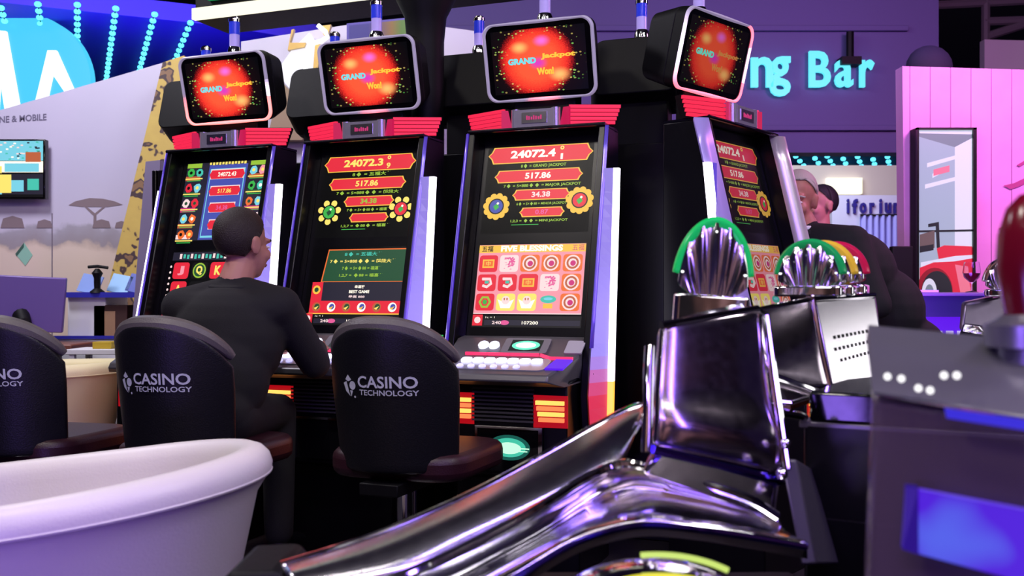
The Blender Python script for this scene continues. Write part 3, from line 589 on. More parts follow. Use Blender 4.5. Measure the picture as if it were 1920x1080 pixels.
mb = MB(); mb.box(-12, 12, 23.8, 24, 0, 6.2); tag(mb.build('wall_back', mat('hall_wall', rgb(120, 112, 140), .9), flat=True), kind='structure')

mb = MB(); mb.box(-12, 12, -4.2, -4, 0, 6.2); tag(mb.build('wall_front', patchy(), flat=True), kind='structure')
# indigo canopy over the left with strings of lights; second canopy far right
INDIGO = mat('indigo_canopy', rgb(60, 45, 170), .7)
mb = MB(); mb.prism([(-7.5, 7.6), (-4.2, 7.9), (-2.6, 8.6), (-1.2, 9.6), (-1.2, 17), (-11, 17), (-11, 7.6)], 3.445, 3.60, 'z', mi=0)
tag(mb.build('lit_canopy', [INDIGO], flat=True), 'indigo ceiling canopy carrying blue light strings above the round cyan sign', 'canopy')
CY = glow('cyan_led', rgb(90, 225, 255), 2.2)
def strings(u0, zp, starts, vp, dstep, ymax, lab, grp, r=.028, C_=CY):
    """strings of round lamps under a level canopy; vp is the bearing they run along"""
    for k, (px, py, n) in enumerate(starts):
        Z0 = (zp - CAMZ) * F / (HZ - py); p = W(px, py, Z0); d = Vector(((vp - CX) / F, 1, 0)).normalized()
        root = thing('light_string', lab(k), 'light string', (p.x, p.y, zp), 0, grp)
        mb = MB(); e = d * dstep * (n - 1); mb.tube([(0, 0, .012), (e.x, e.y, .012)], .006, 6); mb.build('cable', MATT, root)
        bl = None
        for i in range(n):
            if bl is None: mb = MB(); mb.sphere((0, 0, 0), (r, r, r * .8), 10); bl = mb.build('bulb', C_, root)
            elif i: bl = bl.copy(); C.objects.link(bl)
            bl.location = d * dstep * i; bl.parent = root
ordn = ['leftmost', 'second', 'third', 'fourth', 'fifth', 'sixth', 'seventh', 'eighth', 'ninth']
strings(0, 3.40, [(2, 15, 4), (71, 8, 5), (145, 9, 16), (217, 16, 18), (290, 27, 15), (357, 43, 11)], 145, .205, 0,
        lambda k: '%s string of cyan ceiling lights on the canopy above the left booth wall' % ordn[k], 'cyan light strings on the left canopy')
mb = MB(); mb.box(2.6, 12, 15.6, 22.5, 3.46, 3.6); tag(mb.build('lit_canopy', mat('teal_canopy', rgb(40, 60, 130), .7), flat=True), 'distant blue canopy dotted with cyan lights above the grey-haired man', 'canopy')
strings(0, 3.36, [(1462, 298, 3), (1492, 293, 7), (1528, 297, 6), (1551, 293, 7), (1581, 298, 5), (1608, 294, 5), (1637, 299, 4), (1664, 294, 4), (1692, 298, 3)], 1715, .62, 0,
        lambda k: '%s string of cyan lights on the far canopy left of the pink plank wall' % ordn[k], 'cyan light strings on the far canopy', r=.045)

# ---------------------------------------------------------------- left booth: mural wall, sign, television, leopard tower
def mural_material():
    m = bpy.data.materials.new('savanna_mural'); m.use_nodes = True; nt = m.node_tree; N = nt.nodes; Lk = nt.links; b = N['Principled BSDF']; b.inputs['Roughness'].default_value = .55
    tc = N.new('ShaderNodeTexCoord'); sx = N.new('ShaderNodeSeparateXYZ'); Lk.new(tc.outputs['Object'], sx.inputs[0])
    nz = N.new('ShaderNodeTexNoise'); nz.inputs['Scale'].default_value = 3.2; nz.inputs['Detail'].default_value = 8; Lk.new(tc.outputs['Object'], nz.inputs['Vector'])
    ad = N.new('ShaderNodeMath'); ad.operation = 'MULTIPLY_ADD'; ad.inputs[1].default_value = -.32; Lk.new(nz.outputs['Fac'], ad.inputs[0]); Lk.new(sx.outputs['Z'], ad.inputs[2])
    cr = N.new('ShaderNodeValToRGB'); cr.color_ramp.interpolation = 'LINEAR'; e = cr.color_ramp.elements
    def pos(z): return z / 3.0
    e[0].position = 0; e[0].color = rgb(215, 195, 180); e[1].position = 1; e[1].color = rgb(196, 192, 214)
    for p, c in ((pos(1.31), rgb(214, 196, 182)), (pos(1.345), rgb(190, 172, 160)), (pos(1.36), rgb(150, 142, 150)), (pos(1.43), rgb(160, 155, 168)), (pos(1.46), rgb(192, 186, 206)), (pos(1.9), rgb(188, 184, 208))): x = e.new(p); x.color = c
    mr = N.new('ShaderNodeMath'); mr.operation = 'DIVIDE'; mr.inputs[1].default_value = 3.0; Lk.new(ad.outputs[0], mr.inputs[0]); Lk.new(mr.outputs[0], cr.inputs[0]); Lk.new(cr.outputs[0], b.inputs['Base Color']); return m
MURAL = mural_material()
ZW = 7.5
def wz(px, py, Z=ZW): p = W(px, py, Z); return (p.x, p.z)
pts = [wz(-260, 282), wz(318, 114), wz(205, 560), wz(205, 829), wz(-260, 829)]
mb = MB(); mb.prism(pts, ZW, ZW + .12, 'y'); tag(mb.build('wall_left', MURAL, flat=True, loc=(-4, ZW, 0)), kind='structure')
mb = MB(); a = wz(98, 400); b = wz(98, 780); mb.box(a[0] - .004, a[0] + .004, ZW - .004, ZW + .001, b[1], a[1]); tag(mb.build('trim_1', mat('seam', rgb(120, 110, 125), .6)), kind='structure')
wp = thing('mural_picture', 'flat-topped acacia and bushes painted on the savanna wall right of the television', 'wall picture', tuple(W(178, 430, ZW - .003)))
TREE = mat('mural_tree', rgb(128, 112, 118), .6)
mb = MB(); mb.M = frame(W(178, 385, ZW - .003) - Vector(wp.location), Vector((0, 0, 1)), Vector((0, -1, 0)))
mb.poly([(-.20, 0), (-.15, .03), (-.04, .055), (.06, .05), (.15, .03), (.21, .005), (.10, -.012), (-.1, -.012)]); mb.poly([(-.012, -.17), (.012, -.17), (.01, -.07), (.08, -.01), (.06, -.01), (0, -.06), (-.06, -.01), (-.08, -.01), (-.01, -.08)], .0004); TM = mb.M; mb.build('acacia', TREE, wp, flat=True)
for i, (x, w, h) in enumerate(((-.38, .06, .05), (.05, .07, .05), (-.62, .09, .07), (.2, .05, .04))): mb = MB(); mb.M = TM; mb.poly([(x - w, -.17), (x + w, -.17), (x + w * .8, -.17 + h), (x, -.17 + h * 1.3), (x - w * .8, -.17 + h)], .0012 + i * .0002); mb.build('bush', TREE, wp, flat=True)
mb = MB(); mb.M = frame(W(45, 476, ZW - .004), Vector((0, 0, 1)), Vector((0, -1, 0)))
mb.poly([(-.065, -.0), (.0, .085), (.065, -.01), (.01, -.09)], 0, 0); mb.poly([(-.065, 0), (0, .085), (.0, .05), (-.055, -.02)], .001, 1)
tag(mb.build('diamond_logo', [mat('teal_print', rgb(140, 190, 170), .5), mat('dark_teal_print', rgb(60, 95, 85), .5)], flat=True), 'small teal diamond emblem printed on the sandy part of the wall', 'emblem')
mb = MB(); mb.M = frame(W(30, 222, ZW - .003), Vector((0, 0, 1)), Vector((0, -1, 0))); mb.text('ONLINE & MOBILE', -.02, .0, .50, .05, 0, bold=.02, shear=0)
for v in mb.v: v.z += (v.x + 3.7) * .06
tag(mb.build('wall_lettering', mat('grey_print', rgb(105, 100, 125), .6), flat=True), 'grey lettering ONLINE & MOBILE printed above the television', 'lettering')
# television
tv = thing('television', 'flat television showing a blue and yellow game on the left wall', 'television', tuple(W(12, 372, ZW - .08)))
c0, c1 = W(-62, 374, ZW - .08), W(88, 262, ZW - .08); cx, cz = (c0.x + c1.x) / 2 - tv.location.x, (c0.z + c1.z) / 2 - tv.location.z; hw, hh = (c1.x - c0.x) / 2, (c1.z - c0.z) / 2
mb = MB(); mb.box(cx - hw, cx + hw, -.03, .03, cz - hh, cz + hh); mb.build('casing', GLASSB, tv, bevel=.006); mb = MB(); mb.box(cx - .12, cx + .12, .03, .08, cz - .1, cz + .1); mb.build('wall_bracket', MATT, tv)
mb = MB(); mb.M = frame(Vector((cx, -.031, cz)), Vector((0, 0, 1)), Vector((0, -1, 0))); w, h = hw - .014, hh - .014
mb.quad(-w, w, -h, h, 0, K); mb.quad(-w, w, h * .30, h, .001, CYA); mb.quad(-w, w, -h * .12, h * .28, .0012, WHT); mb.quad(-w, w, -h * .9, -h * .18, .0012, SLATE)
rnd = random.Random(5)
for i in range(90): x = rnd.uniform(-w, w - .03); y = rnd.uniform(h * .32, h * .95); mb.quad(x, x + .018, y, y + .01, .002 + i * .00001, rnd.choice((WHT, CYA, BLUSH, SLATE, TEAL)))
for i, (x0, x1, y0, y1, c) in enumerate(((-w, -.02, -.9, -.5, CYA), (.02, w * .5, -.8, -.4, CYA), (.0, w * .9, -.1, .2, CYA), (-.05, .05, -.85, -.2, YEL), (-.25, -.02, -.15, .1, YEL), (w * .55, w * .95, .25, .6, BRN), (w * .6, w * .9, -.75, -.35, TEAL))): mb.quad(x0, x1, y0 * h, y1 * h, .004 + i * .0003, c)
mb.build('screen', PAL, tv, flat=True)
# round sign
sg = thing('round_sign', 'large round cyan illuminated sign with white zigzag letter over the wall', 'sign', tuple(W(41, 300, 8.4)))
Ms = frame(W(41, 154, 8.4) - Vector(sg.location), Vector((0, 0, 1)), Vector((0, -1, 0))); rad = 129 / F * 8.4
mb = MB(); mb.M = Ms; mb.lathe([(rad, -.10), (rad, 0)], 64); mb.build('sign_disc', glow('cyan_sign', rgb(75, 205, 250), 1.05), sg)
def sp(px, py): p = W(px, py, 8.4) - W(41, 154, 8.4); return (p.x, p.z)
mb = MB(); mb.M = Ms; mb.prism([sp(-26, 250), sp(-8, 58), sp(14, 60), sp(48, 250), sp(20, 258), sp(3, 150), sp(-4, 255)], 0, .03, 'z'); mb.prism([sp(52, 262), sp(92, 96), sp(108, 96), sp(150, 190), sp(128, 180), sp(101, 140), sp(76, 255)], 0, .03, 'z')
mb.build('sign_letter', glow('white_sign', rgb(250, 255, 255), 1.6), sg, flat=True)
# leopard tower
def leopard():
    m = bpy.data.materials.new('leopard_print'); m.use_nodes = True; nt = m.node_tree; N = nt.nodes; Lk = nt.links; b = N['Principled BSDF']; b.inputs['Roughness'].default_value = .6
    tc = N.new('ShaderNodeTexCoord'); nz = N.new('ShaderNodeTexNoise'); nz.inputs['Scale'].default_value = 9; Lk.new(tc.outputs['Object'], nz.inputs['Vector'])
    mx = N.new('ShaderNodeMix'); mx.data_type = 'RGBA'; mx.inputs[0].default_value = .25; Lk.new(tc.outputs['Object'], mx.inputs[6]); Lk.new(nz.outputs['Color'], mx.inputs[7])
    vo = N.new('ShaderNodeTexVoronoi'); vo.inputs['Scale'].default_value = 8; Lk.new(mx.outputs[2], vo.inputs['Vector'])
    cr = N.new('ShaderNodeValToRGB'); e = cr.color_ramp.elements; cr.color_ramp.interpolation = 'EASE'
    e[0].position = 0; e[0].color = rgb(120, 95, 75); e[1].position = 1; e[1].color = rgb(196, 172, 88)
    for p, c in ((.20, rgb(130, 100, 70)), (.27, rgb(62, 48, 52)), (.38, rgb(70, 52, 52)), (.44, rgb(190, 165, 85))): x = e.new(p); x.color = c
    Lk.new(vo.outputs['Distance'], cr.inputs[0]); Lk.new(cr.outputs[0], b.inputs['Base Color']); return m
LEO = leopard(); ZL = 7.2
mb = MB(); mb.prism([wz(305, 117, ZL), wz(345, 104, ZL), wz(420, 200, ZL), wz(262, 840, ZL), wz(175, 840, ZL), wz(178, 640, ZL)], ZL, ZL + .25, 'y'); tag(mb.build('leopard_tower', LEO, flat=True), 'slanted tower covered in yellow leopard print at the end of the wall', 'display tower')
pt = [wz(273, 303, 6.3), wz(300, 300, 6.3), wz(285, 840, 6.3), wz(228, 840, 6.3)]
mb = MB(); mb.prism(pt, 6.3, 6.42, 'y'); tag(mb.build('grey_pillar', mat('grey_lilac_panel', rgb(120, 112, 140), .5), flat=True), 'plain grey leaning panel between leopard tower and first machine', 'panel')

# ---------------------------------------------------------------- reception furniture, far left
def at(px, py, Z): return tuple(W(px, py, Z))
dz = .80
dk = thing('reception_desk', 'brown topped desk under the purple monitor', 'desk', (-3.22, 6.17, 0))
mb = MB(); mb.box(-.9, .58, -.20, .20, .77, .81); mb.build('desk_top', mat('brown_wood', rgb(120, 72, 60), .45), dk, bevel=.01); mb = MB(); mb.box(-.86, .35, -.16, .18, 0, .77); mb.build('desk_body', mat('dark_wood', rgb(38, 24, 28), .6), dk)
mo = thing('monitor', 'monitor seen from behind with purple back on the desk', 'monitor', (-3.02, 6.14, .811), R(12))
mb = MB(); mb.M = Matrix.Translation((0, 0, .07)) @ Matrix.Rotation(R(6), 4, 'X') @ Matrix.Rotation(R(2), 4, 'Y')
a = .245
mb.prism([(-a, .0), (a - .012, 0), (a + .008, .34), (-a + .012, .345)], -.022, .02, 'y'); mb.build('monitor_shell', mat('violet_grey_plastic', rgb(112, 92, 160), .35), mo, bevel=.006)
mb = MB(); mb.tube([(0, -.03, .17), (.03, -.09, .13), (.06, -.10, .05), (.06, -.06, .0)], [.05, .045, .035, .03], 12); mb.lathe([(.12, 0), (.11, .012)], 24, M=Matrix.Translation((.04, -.03, 0))); mb.build('stand', MATT, mo)
ct = thing('white_counter', 'white display counter with blue edge below the leopard tower', 'counter', (-2.62, 6.72, 0))
mb = MB(); mb.box(-.5, .45, -.2, .2, 0, .82); mb.box(-.30, .5, -.21, .2, 1.10, 1.12); mb.box(-.30, -.05, -.18, .2, .82, 1.10); mb.build('counter_body', WHITEP, ct, bevel=.006)
mb = MB(); mb.box(-.5, .46, -.215, -.2, .82, .84); mb.box(-.30, .51, -.225, -.21, 1.09, 1.125); mb.build('edge_strip', mat('blue_edge', rgb(50, 50, 170), .4), ct)
for i, (x, c, l) in enumerate(((-.20, rgb(120, 150, 215), 'pale blue leaflet leaning on the counter shelf left of the black stand'), (.0, rgb(140, 190, 230), 'bright cyan leaflet on the counter shelf right of the black stand'), (.12, rgb(60, 80, 170), 'dark blue leaflet at the right end of the counter shelf'))):
    mb = MB(); mb.box(-.07, .07, -.006, .006, 0, .13, M=Matrix.Translation((-2.62 + x, 6.60, 1.122)) @ Matrix.Rotation(R(-25), 4, 'X') @ Matrix.Rotation(R(12), 4, 'Y')); tag(mb.build('leaflet', mat('leaflet_%d' % i, c, .4)), l, 'leaflet', 'leaflets on the counter shelf')
mb = MB(); mb.M = Matrix.Translation((-2.72, 6.53, 1.12)); mb.lathe([(.05, 0), (.045, .01), (.02, .03), (.022, .10), (.035, .13), (.012, .16)], 14); mb.tube([(-.06, 0, .17), (0, 0, .175), (.07, 0, .165)], .01, 8); tag(mb.build('leaflet_stand', MATT), 'small black stand between the blue leaflets on the counter shelf', 'stand')
for i, (x, l) in enumerate(((-.02, 'left brown box with tan band under the counter shelf'), (.24, 'right brown box under the counter shelf beside the grey panel'))):
    b_ = thing('display_box', l, 'box', (-2.62 + x, 6.62, .82), 0, 'brown boxes under the shelf'); mb = MB(); mb.box(-.11, .11, -.08, .08, 0, .22); mb.build('carton', mat('dark_brown_card', rgb(62, 38, 34), .7), b_, bevel=.004); mb = MB(); mb.box(-.035, .035, -.085, -.08, 0, .18); mb.build('band', mat('tan_card', rgb(160, 125, 95), .7), b_)
mb = MB(); mb.box(-2.42, -2.31, 5.74, 5.86, .795, .835); tag(mb.build('yellow_box', mat('mustard_card', rgb(190, 160, 40), .6), bevel=.003), 'small mustard yellow box by the cream armchair behind the chairs', 'box')
st_ = thing('side_table', 'white side table carrying the yellow box behind the ivory armchair', 'table', (-2.30, 5.82, 0)); mb = MB(); mb.box(-.25, .2, -.14, .14, .765, .795); mb.build('table_top', WHITEP, st_, bevel=.004)
for x in (-.22, .17):
    for y in (-.11, .11): mb = MB(); mb.box(x - .015, x + .015, y - .015, y + .015, 0, .765); mb.build('leg', WHITEP, st_)

# ---------------------------------------------------------------- white and gold booth behind the machines
ZB = 7.4; WB = mat('white_booth_panel', rgb(190, 186, 205), .5); GOLDP = mat('gold_trim', rgb(170, 140, 80), .3, .4); TAN = mat('tan_panel', rgb(150, 128, 105), .6)
mb = MB(); mb.prism([wz(452, 78, ZB), wz(655, 46, ZB), wz(655, 640, ZB), wz(452, 640, ZB)], ZB, ZB + .1, 'y'); mb.prism([wz(770, 42, ZB), wz(920, 62, ZB), wz(920, 640, ZB), wz(770, 640, ZB)], ZB, ZB + .1, 'y')
mb.prism([wz(655, 120, ZB), wz(770, 120, ZB), wz(770, 640, ZB), wz(655, 640, ZB)], ZB + .02, ZB + .1, 'y')
tag(mb.build('white_booth_wall', WB, flat=True), 'pale lilac booth wall rising behind the topper screens', 'booth wall')
Zs = ZB - .12
sculp = thing('gold_star_sign', 'folded white and gold wall sculpture with bright lamps between the first two toppers', 'wall sculpture', at(560, 250, Zs))
def rel(px, py, Z=Zs): p = W(px, py, Z) - Vector(sculp.location); return (p.x, p.z)
mb = MB(); mb.prism([rel(517, 135), rel(548, 92), rel(580, 60), rel(600, 96), rel(590, 200), rel(578, 208)], 0, .10, 'y'); mb.build('lit_panel', glow('lit_white_panel', rgb(245, 243, 255), 1.05), sculp, flat=True)
mb = MB(); mb.prism([rel(525, 150), rel(578, 208), rel(566, 262), rel(500, 262)], .01, .11, 'y'); mb.build('tan_panel', TAN, sculp, flat=True)
mb = MB(); mb.prism([rel(548, 58), rel(553, 56), rel(545, 82), rel(575, 82), rel(572, 90), rel(541, 96)], -.03, .02, 'y'); mb.prism([rel(606, 50), rel(622, 48), rel(614, 74), rel(607, 66)], -.03, .02, 'y'); mb.prism([rel(592, 86), rel(604, 84), rel(600, 110), rel(588, 200), rel(584, 190)], -.03, .02, 'y'); mb.build('gold_edge', GOLDP, sculp, flat=True)
mb = MB(); mb.tube([(rel(*q)[0], -.04, rel(*q)[1]) for q in ((598, 50), (612, 62), (616, 72), (604, 80), (590, 83), (580, 96), (576, 120), (573, 150))], .016, 10); mb.build('lamp_tube', glow('white_tube', (1, 1, 1, 1), 4.0), sculp)
gp = thing('green_screen', 'green and orange lit panel beside the dark column behind the topper', 'screen', at(745, 140, 6.9))
def relg(px, py): p = W(px, py, 6.9) - Vector(gp.location); return (p.x, p.z)
mb = MB(); mb.prism([relg(650, 150), relg(650, 44), relg(765, 33), relg(790, 70), relg(790, 150)], 0, .08, 'y'); mb.build('casing', mat('violet_panel', rgb(80, 70, 150), .5), gp, flat=True)
mb = MB(); mb.box(-.04, .04, .08, .14, -gp.location.z, .35); mb.build('post', MATT, gp)
def grad_mat():
    m = glow('green_gradient_picture', rgb(120, 160, 90), .55); nt = m.node_tree; N = nt.nodes; tc = N.new('ShaderNodeTexCoord'); s = N.new('ShaderNodeSeparateXYZ'); nt.links.new(tc.outputs['Object'], s.inputs[0])
    mr = N.new('ShaderNodeMapRange'); mr.inputs['From Min'].default_value = -.2; mr.inputs['From Max'].default_value = .18; nt.links.new(s.outputs['X'], mr.inputs['Value']); cr = N.new('ShaderNodeValToRGB'); e = cr.color_ramp.elements
    e[0].color = rgb(85, 75, 190); e[1].color = rgb(140, 185, 90); x = e.new(.42); x.color = rgb(190, 140, 90); x = e.new(.6); x.color = rgb(120, 165, 80)
    nt.links.new(mr.outputs[0], cr.inputs[0]); nt.links.new(cr.outputs[0], N['Principled BSDF'].inputs['Emission Color']); return m
mb = MB(); mb.prism([relg(655, 150), relg(655, 48), relg(763, 37), relg(784, 70), relg(784, 150)], -.006, 0, 'y'); mb.build('picture', grad_mat(), gp, flat=True)

# ---------------------------------------------------------------- island column and overhead sign
mb = MB(); mb.M = Matrix.Translation((-.41, 4.72, 0)); mb.lathe([(.12, 0), (.09, .05), (.088, 2.30), (.10, 2.42), (.15, 2.52), (.16, 2.62)], 32); tag(mb.build('support_column', MATT), 'round black column with flared top standing amid the machines', 'column')
ov = thing('overhead_sign', 'black overhead sign box with cream light strip and green lettering', 'sign', tuple(O3 - RR * 1.0 + Vector((.36, .93, 0)) * 1.0 + Vector((0, 0, 2.55))), -A0)
Mi = Matrix.Rotation(A0, 4, 'Z') @ Matrix.Translation(-Vector(ov.location))
pA = Mi @ W(366, 39, 5.6); L_ = 2.4; y0 = pA.y; x0 = pA.x; zb = pA.z
mb = MB(); mb.box(x0, x0 + L_, y0, y0 + .30, zb + .0, zb + .42); mb.box(x0 + 1.2, x0 + L_, y0 - 1.0, y0 + .02, zb + .02, zb + .4) if False else None; mb.build('sign_box', MATT, ov, bevel=.004)
mb = MB(); mb.box(x0, x0 + L_, y0 - .03, y0, zb, zb + .062); mb.build('light_strip', glow('cream_strip', rgb(255, 250, 220), 1.25), ov, flat=True)
mb = MB(); mb.box(x0 + .10, x0 + .42, y0 - .02, y0, zb + .10, zb + .42); mb.build('green_panel', glow('green_sign', rgb(30, 150, 90), .7), ov, flat=True)
mb = MB(); mb.box(x0 + .9, x0 + 1.0, y0 + .1, y0 + .2, zb + .4, 6.2 - ov.location.z); mb.build('hanger', MATT, ov)

# ---------------------------------------------------------------- violet fascia with the bar sign
VF = mat('violet_fascia', rgb(88, 78, 128), .65)
Zf = 9.2
mb = MB(); mb.prism([wz(835, 286, Zf), wz(1760, 286, Zf), wz(1760, -140, Zf), wz(835, -140, Zf)], Zf, Zf + .25, 'y'); o = tag(mb.build('bar_fascia', VF, flat=True), 'dark violet hanging wall carrying the cyan bar sign', 'wall panel')
for i, (a, b, y) in enumerate(((835, 1700, 60), (1180, 1700, 246))):
    mb = MB(); p = W(a, y, Zf); q = W(b, y + 4, Zf); mb.box(p.x, q.x, Zf - .05, Zf, p.z, p.z + .05); tag(mb.build('trim_%d' % (i + 2), VF, bevel=.006), kind='structure')
mb = MB(); p = W(1594, 60, Zf - .1); q = W(1594, 118, Zf - .1); mb.tube([p, q], .035, 8); mb.box(q.x - .09, q.x + .09, q.y - .05, q.y + .1, q.z - .02, q.z + .05); tag(mb.build('ceiling_bracket', MATT), 'dark bracket on the violet wall above the letter a of the cyan sign', 'bracket')
lt = thing('bar_sign', 'cyan glowing lettering ng Bar on the violet hanging wall', 'sign', at(1520, 180, Zf - .04))
for ch, xc, w, yb, h in (('n', 1427, 41, 165, 56), ('g', 1461, 38, 182, 74), ('B', 1535, 40, 165, 67), ('a', 1580, 34, 165, 51), ('r', 1623, 27, 165, 51)):
    mb = MB(); base = W(xc, yb, Zf - .04) - Vector(lt.location); k = Zf / F
    mb.M = frame(Vector((base.x, 0, base.z)), Vector((0, 0, 1)), Vector((0, -1, 0))); mb.text(ch, 0, h * k / 2, w * k, h * k, .03, bold=.022, ext=.02)
    mb.build('letter', glow('cyan_letter', rgb(95, 228, 250), 1.15), lt, flat=True)
# roof girders, top right
GIR = mat('grey_steel', rgb(92, 86, 92), .6)
tr = thing('roof_truss', 'grey roof girders crossing at the top right corner', 'truss', at(1880, 40, 10.5))
for a, b in (((1700, 12), (2100, -8)), ((1845, 40), (2100, 32)), ((1850, 68), (2020, 14)), ((1848, -20), (1848, 130))):
    mb = MB(); mb.tube([W(*a, 10.5) - Vector(tr.location), W(*b, 10.5) - Vector(tr.location)], .045, 8); mb.build('girder', GIR, tr)
mb = MB(); mb.prism([wz(1846, 132, 9.8), wz(1846, 74, 9.8), wz(2100, 80, 9.8), wz(2100, 140, 9.8)], 9.8, 9.9, 'y'); tag(mb.build('pale_banner', mat('pale_banner', rgb(175, 165, 175), .7), flat=True), 'pale blank banner above the pink wall at the right edge', 'banner')

# ---------------------------------------------------------------- pink plank wall with framed picture
Zp = 6.6
def planks():
    m = mat('pink_planks', rgb(225, 170, 210), .5); nt = m.node_tree; N = nt.nodes; tc = N.new('ShaderNodeTexCoord'); s = N.new('ShaderNodeSeparateXYZ'); nt.links.new(tc.outputs['Object'], s.inputs[0])
    dv = N.new('ShaderNodeMath'); dv.operation = 'DIVIDE'; dv.inputs[1].default_value = .135; nt.links.new(s.outputs['X'], dv.inputs[0]); fr = N.new('ShaderNodeMath'); fr.operation = 'FRACT'; nt.links.new(dv.outputs[0], fr.inputs[0])
    lt = N.new('ShaderNodeMath'); lt.operation = 'LESS_THAN'; lt.inputs[1].default_value = .05; nt.links.new(fr.outputs[0], lt.inputs[0])
    nz = N.new('ShaderNodeTexNoise'); nz.inputs['Scale'].default_value = 2.5; nz.inputs['Detail'].default_value = 6; nt.links.new(tc.outputs['Object'], nz.inputs['Vector'])
    cr = N.new('ShaderNodeValToRGB'); cr.color_ramp.elements[0].color = rgb(205, 125, 185); cr.color_ramp.elements[1].color = rgb(232, 165, 222); nt.links.new(nz.outputs['Fac'], cr.inputs[0])
    mx = N.new('ShaderNodeMix'); mx.data_type = 'RGBA'; nt.links.new(lt.outputs[0], mx.inputs[0]); nt.links.new(cr.outputs[0], mx.inputs[6]); mx.inputs[7].default_value = rgb(150, 90, 140); nt.links.new(mx.outputs[2], N['Principled BSDF'].inputs['Base Color']); return m
mb = MB(); mb.prism([wz(1692, 124, Zp), wz(2100, 136, Zp), (wz(2100, 0, Zp)[0], 0), (wz(1700, 0, Zp)[0], 0)], Zp, Zp + .12, 'y'); tag(mb.build('wall_right', planks(), flat=True), kind='structure')
mb = MB(); mb.sphere(W(1742, 126, 6.9), (.16, .1, .15), 20); tag(mb.build('ceiling_speaker', mat('dark_violet_shell', rgb(24, 21, 44), .8)), 'dark rounded hood peeping over the pink wall', 'lamp hood')
pf = thing('framed_picture', 'tall black framed picture of a red vintage car on the pink wall', 'picture', at(1773, 552, Zp - .09))
mb = MB(); a = W(1717, 552, Zp - .09) - Vector(pf.location); b = W(1829, 240, Zp - .09) - Vector(pf.location); x0, x1, z0, z1 = a.x, b.x, a.z, b.z
mb.box(x0, x1, 0, .09, z0, z1, 0); mb.build('backing', MATT, pf)
mb = MB(); t_ = .014
for q in ((x0, x0 + t_, z0, z1), (x1 - t_ * 1.6, x1, z0, z1), (x0, x1, z1 - t_, z1), (x0, x1, z0, z0 + t_)): mb.box(q[0], q[1], -.02, 0, q[2], q[3])
mb.build('frame', BLACK, pf)
def pc(px, py): p = W(px, py, Zp - .09) - Vector(pf.location); return (p.x, p.z)
cols = [mat('lit_' + n_, tuple(x * .35 for x in rgb(*c_)[:3]) + (1,), .3, emis=rgb(*c_), strength=.62) for n_, c_ in (('pale_grey', (165, 190, 200)), ('white', (225, 238, 245)), ('mid_grey', (125, 145, 152)), ('red', (225, 45, 70)), ('dark', (40, 40, 48)), ('pink', (240, 130, 150)), ('dark_red', (150, 25, 45)), ('brown', (110, 95, 92)))]  # glow added to the print colours to brighten the picture
mb = MB(); lay = [0]
def pp(pts, mi): lay[0] += 1; y = -.001 - lay[0] * .0002; q = [pc(*p) for p in pts]; mb.add([(p[0], y, p[1]) for p in q], [tuple(range(len(q)))[::-1]], mi)
pp([(1721, 548), (1721, 244), (1824, 244), (1824, 548)], 0); pp([(1722, 244), (1824, 244), (1824, 258), (1790, 276), (1722, 256)], 2); pp([(1722, 244), (1824, 244), (1822, 252), (1724, 250)], 1)
pp([(1790, 276), (1824, 258), (1824, 548), (1790, 548)], 1)
for y, w0, w1 in ((298, 1738, 1796), (318, 1748, 1780), (338, 1734, 1798)): pp([(w0, y + 8), (w1, y - 8), (w1, y - 1), (w0, y + 16)], 1); 
pp([(1750, 318), (1780, 310), (1780, 322), (1750, 330)], 5)
pp([(1721, 432), (1824, 430), (1824, 434), (1721, 436)], 4); pp([(1724, 440), (1752, 432), (1752, 465), (1724, 470)], 7); pp([(1740, 420), (1760, 416), (1762, 465), (1756, 465), (1754, 424), (1740, 426)], 4); pp([(1724, 462), (1750, 458), (1750, 470), (1724, 474)], 4)
pp([(1756, 466), (1770, 460), (1822, 462), (1824, 482), (1760, 488)], 3); pp([(1724, 474), (1756, 468), (1758, 490), (1724, 496)], 0); pp([(1726, 492), (1790, 480), (1824, 478), (1824, 486), (1780, 494), (1726, 502)], 1)
pp([(1724, 502), (1750, 492), (1790, 490), (1824, 484), (1824, 548), (1724, 548)], 3); pp([(1790, 496), (1812, 500), (1820, 548), (1800, 548)], 5)
pp([(1752 + 34 * math.cos(a), 548 - 46 * math.sin(a)) for a in [PI * i / 14 for i in range(15)]], 6); pp([(1756 + 29 * math.cos(a), 548 - 40 * math.sin(a)) for a in [PI * i / 14 for i in range(15)]], 4)
pp([(1742 + 14 * math.cos(a), 548 - 26 * math.sin(a)) for a in [PI * i / 14 for i in range(15)]], 1); pp([(1742 + 8 * math.cos(a), 548 - 15 * math.sin(a)) for a in [PI * i / 14 for i in range(15)]], 2)
mb.build('picture', cols, pf, flat=True)
mb = MB(); mb.M = frame(W(1912, 338, Zp - .01), Vector((0, 0, 1)), Vector((0, -1, 0))); mb.poly([(-.11, -.035), (-.04, -.02), (.15, .07), (.15, .04), (0, -.04), (-.06, -.06)], 0); mb.poly([(-.02, .10), (.15, .20), (.15, .18), (0, .09)], .0002); mb.poly([(-.14, -.32), (.15, -.20), (.15, -.24), (-.1, -.36)], .0004); mb.poly([(-.14, -.40), (.1, -.36), (.1, -.39), (-.12, -.44)], .0006)
tag(mb.build('wall_graphic', mat('rose_print', rgb(165, 60, 120), .5), flat=True), 'rose pink slanted graphic on the plank wall right of the framed picture', 'wall graphic')

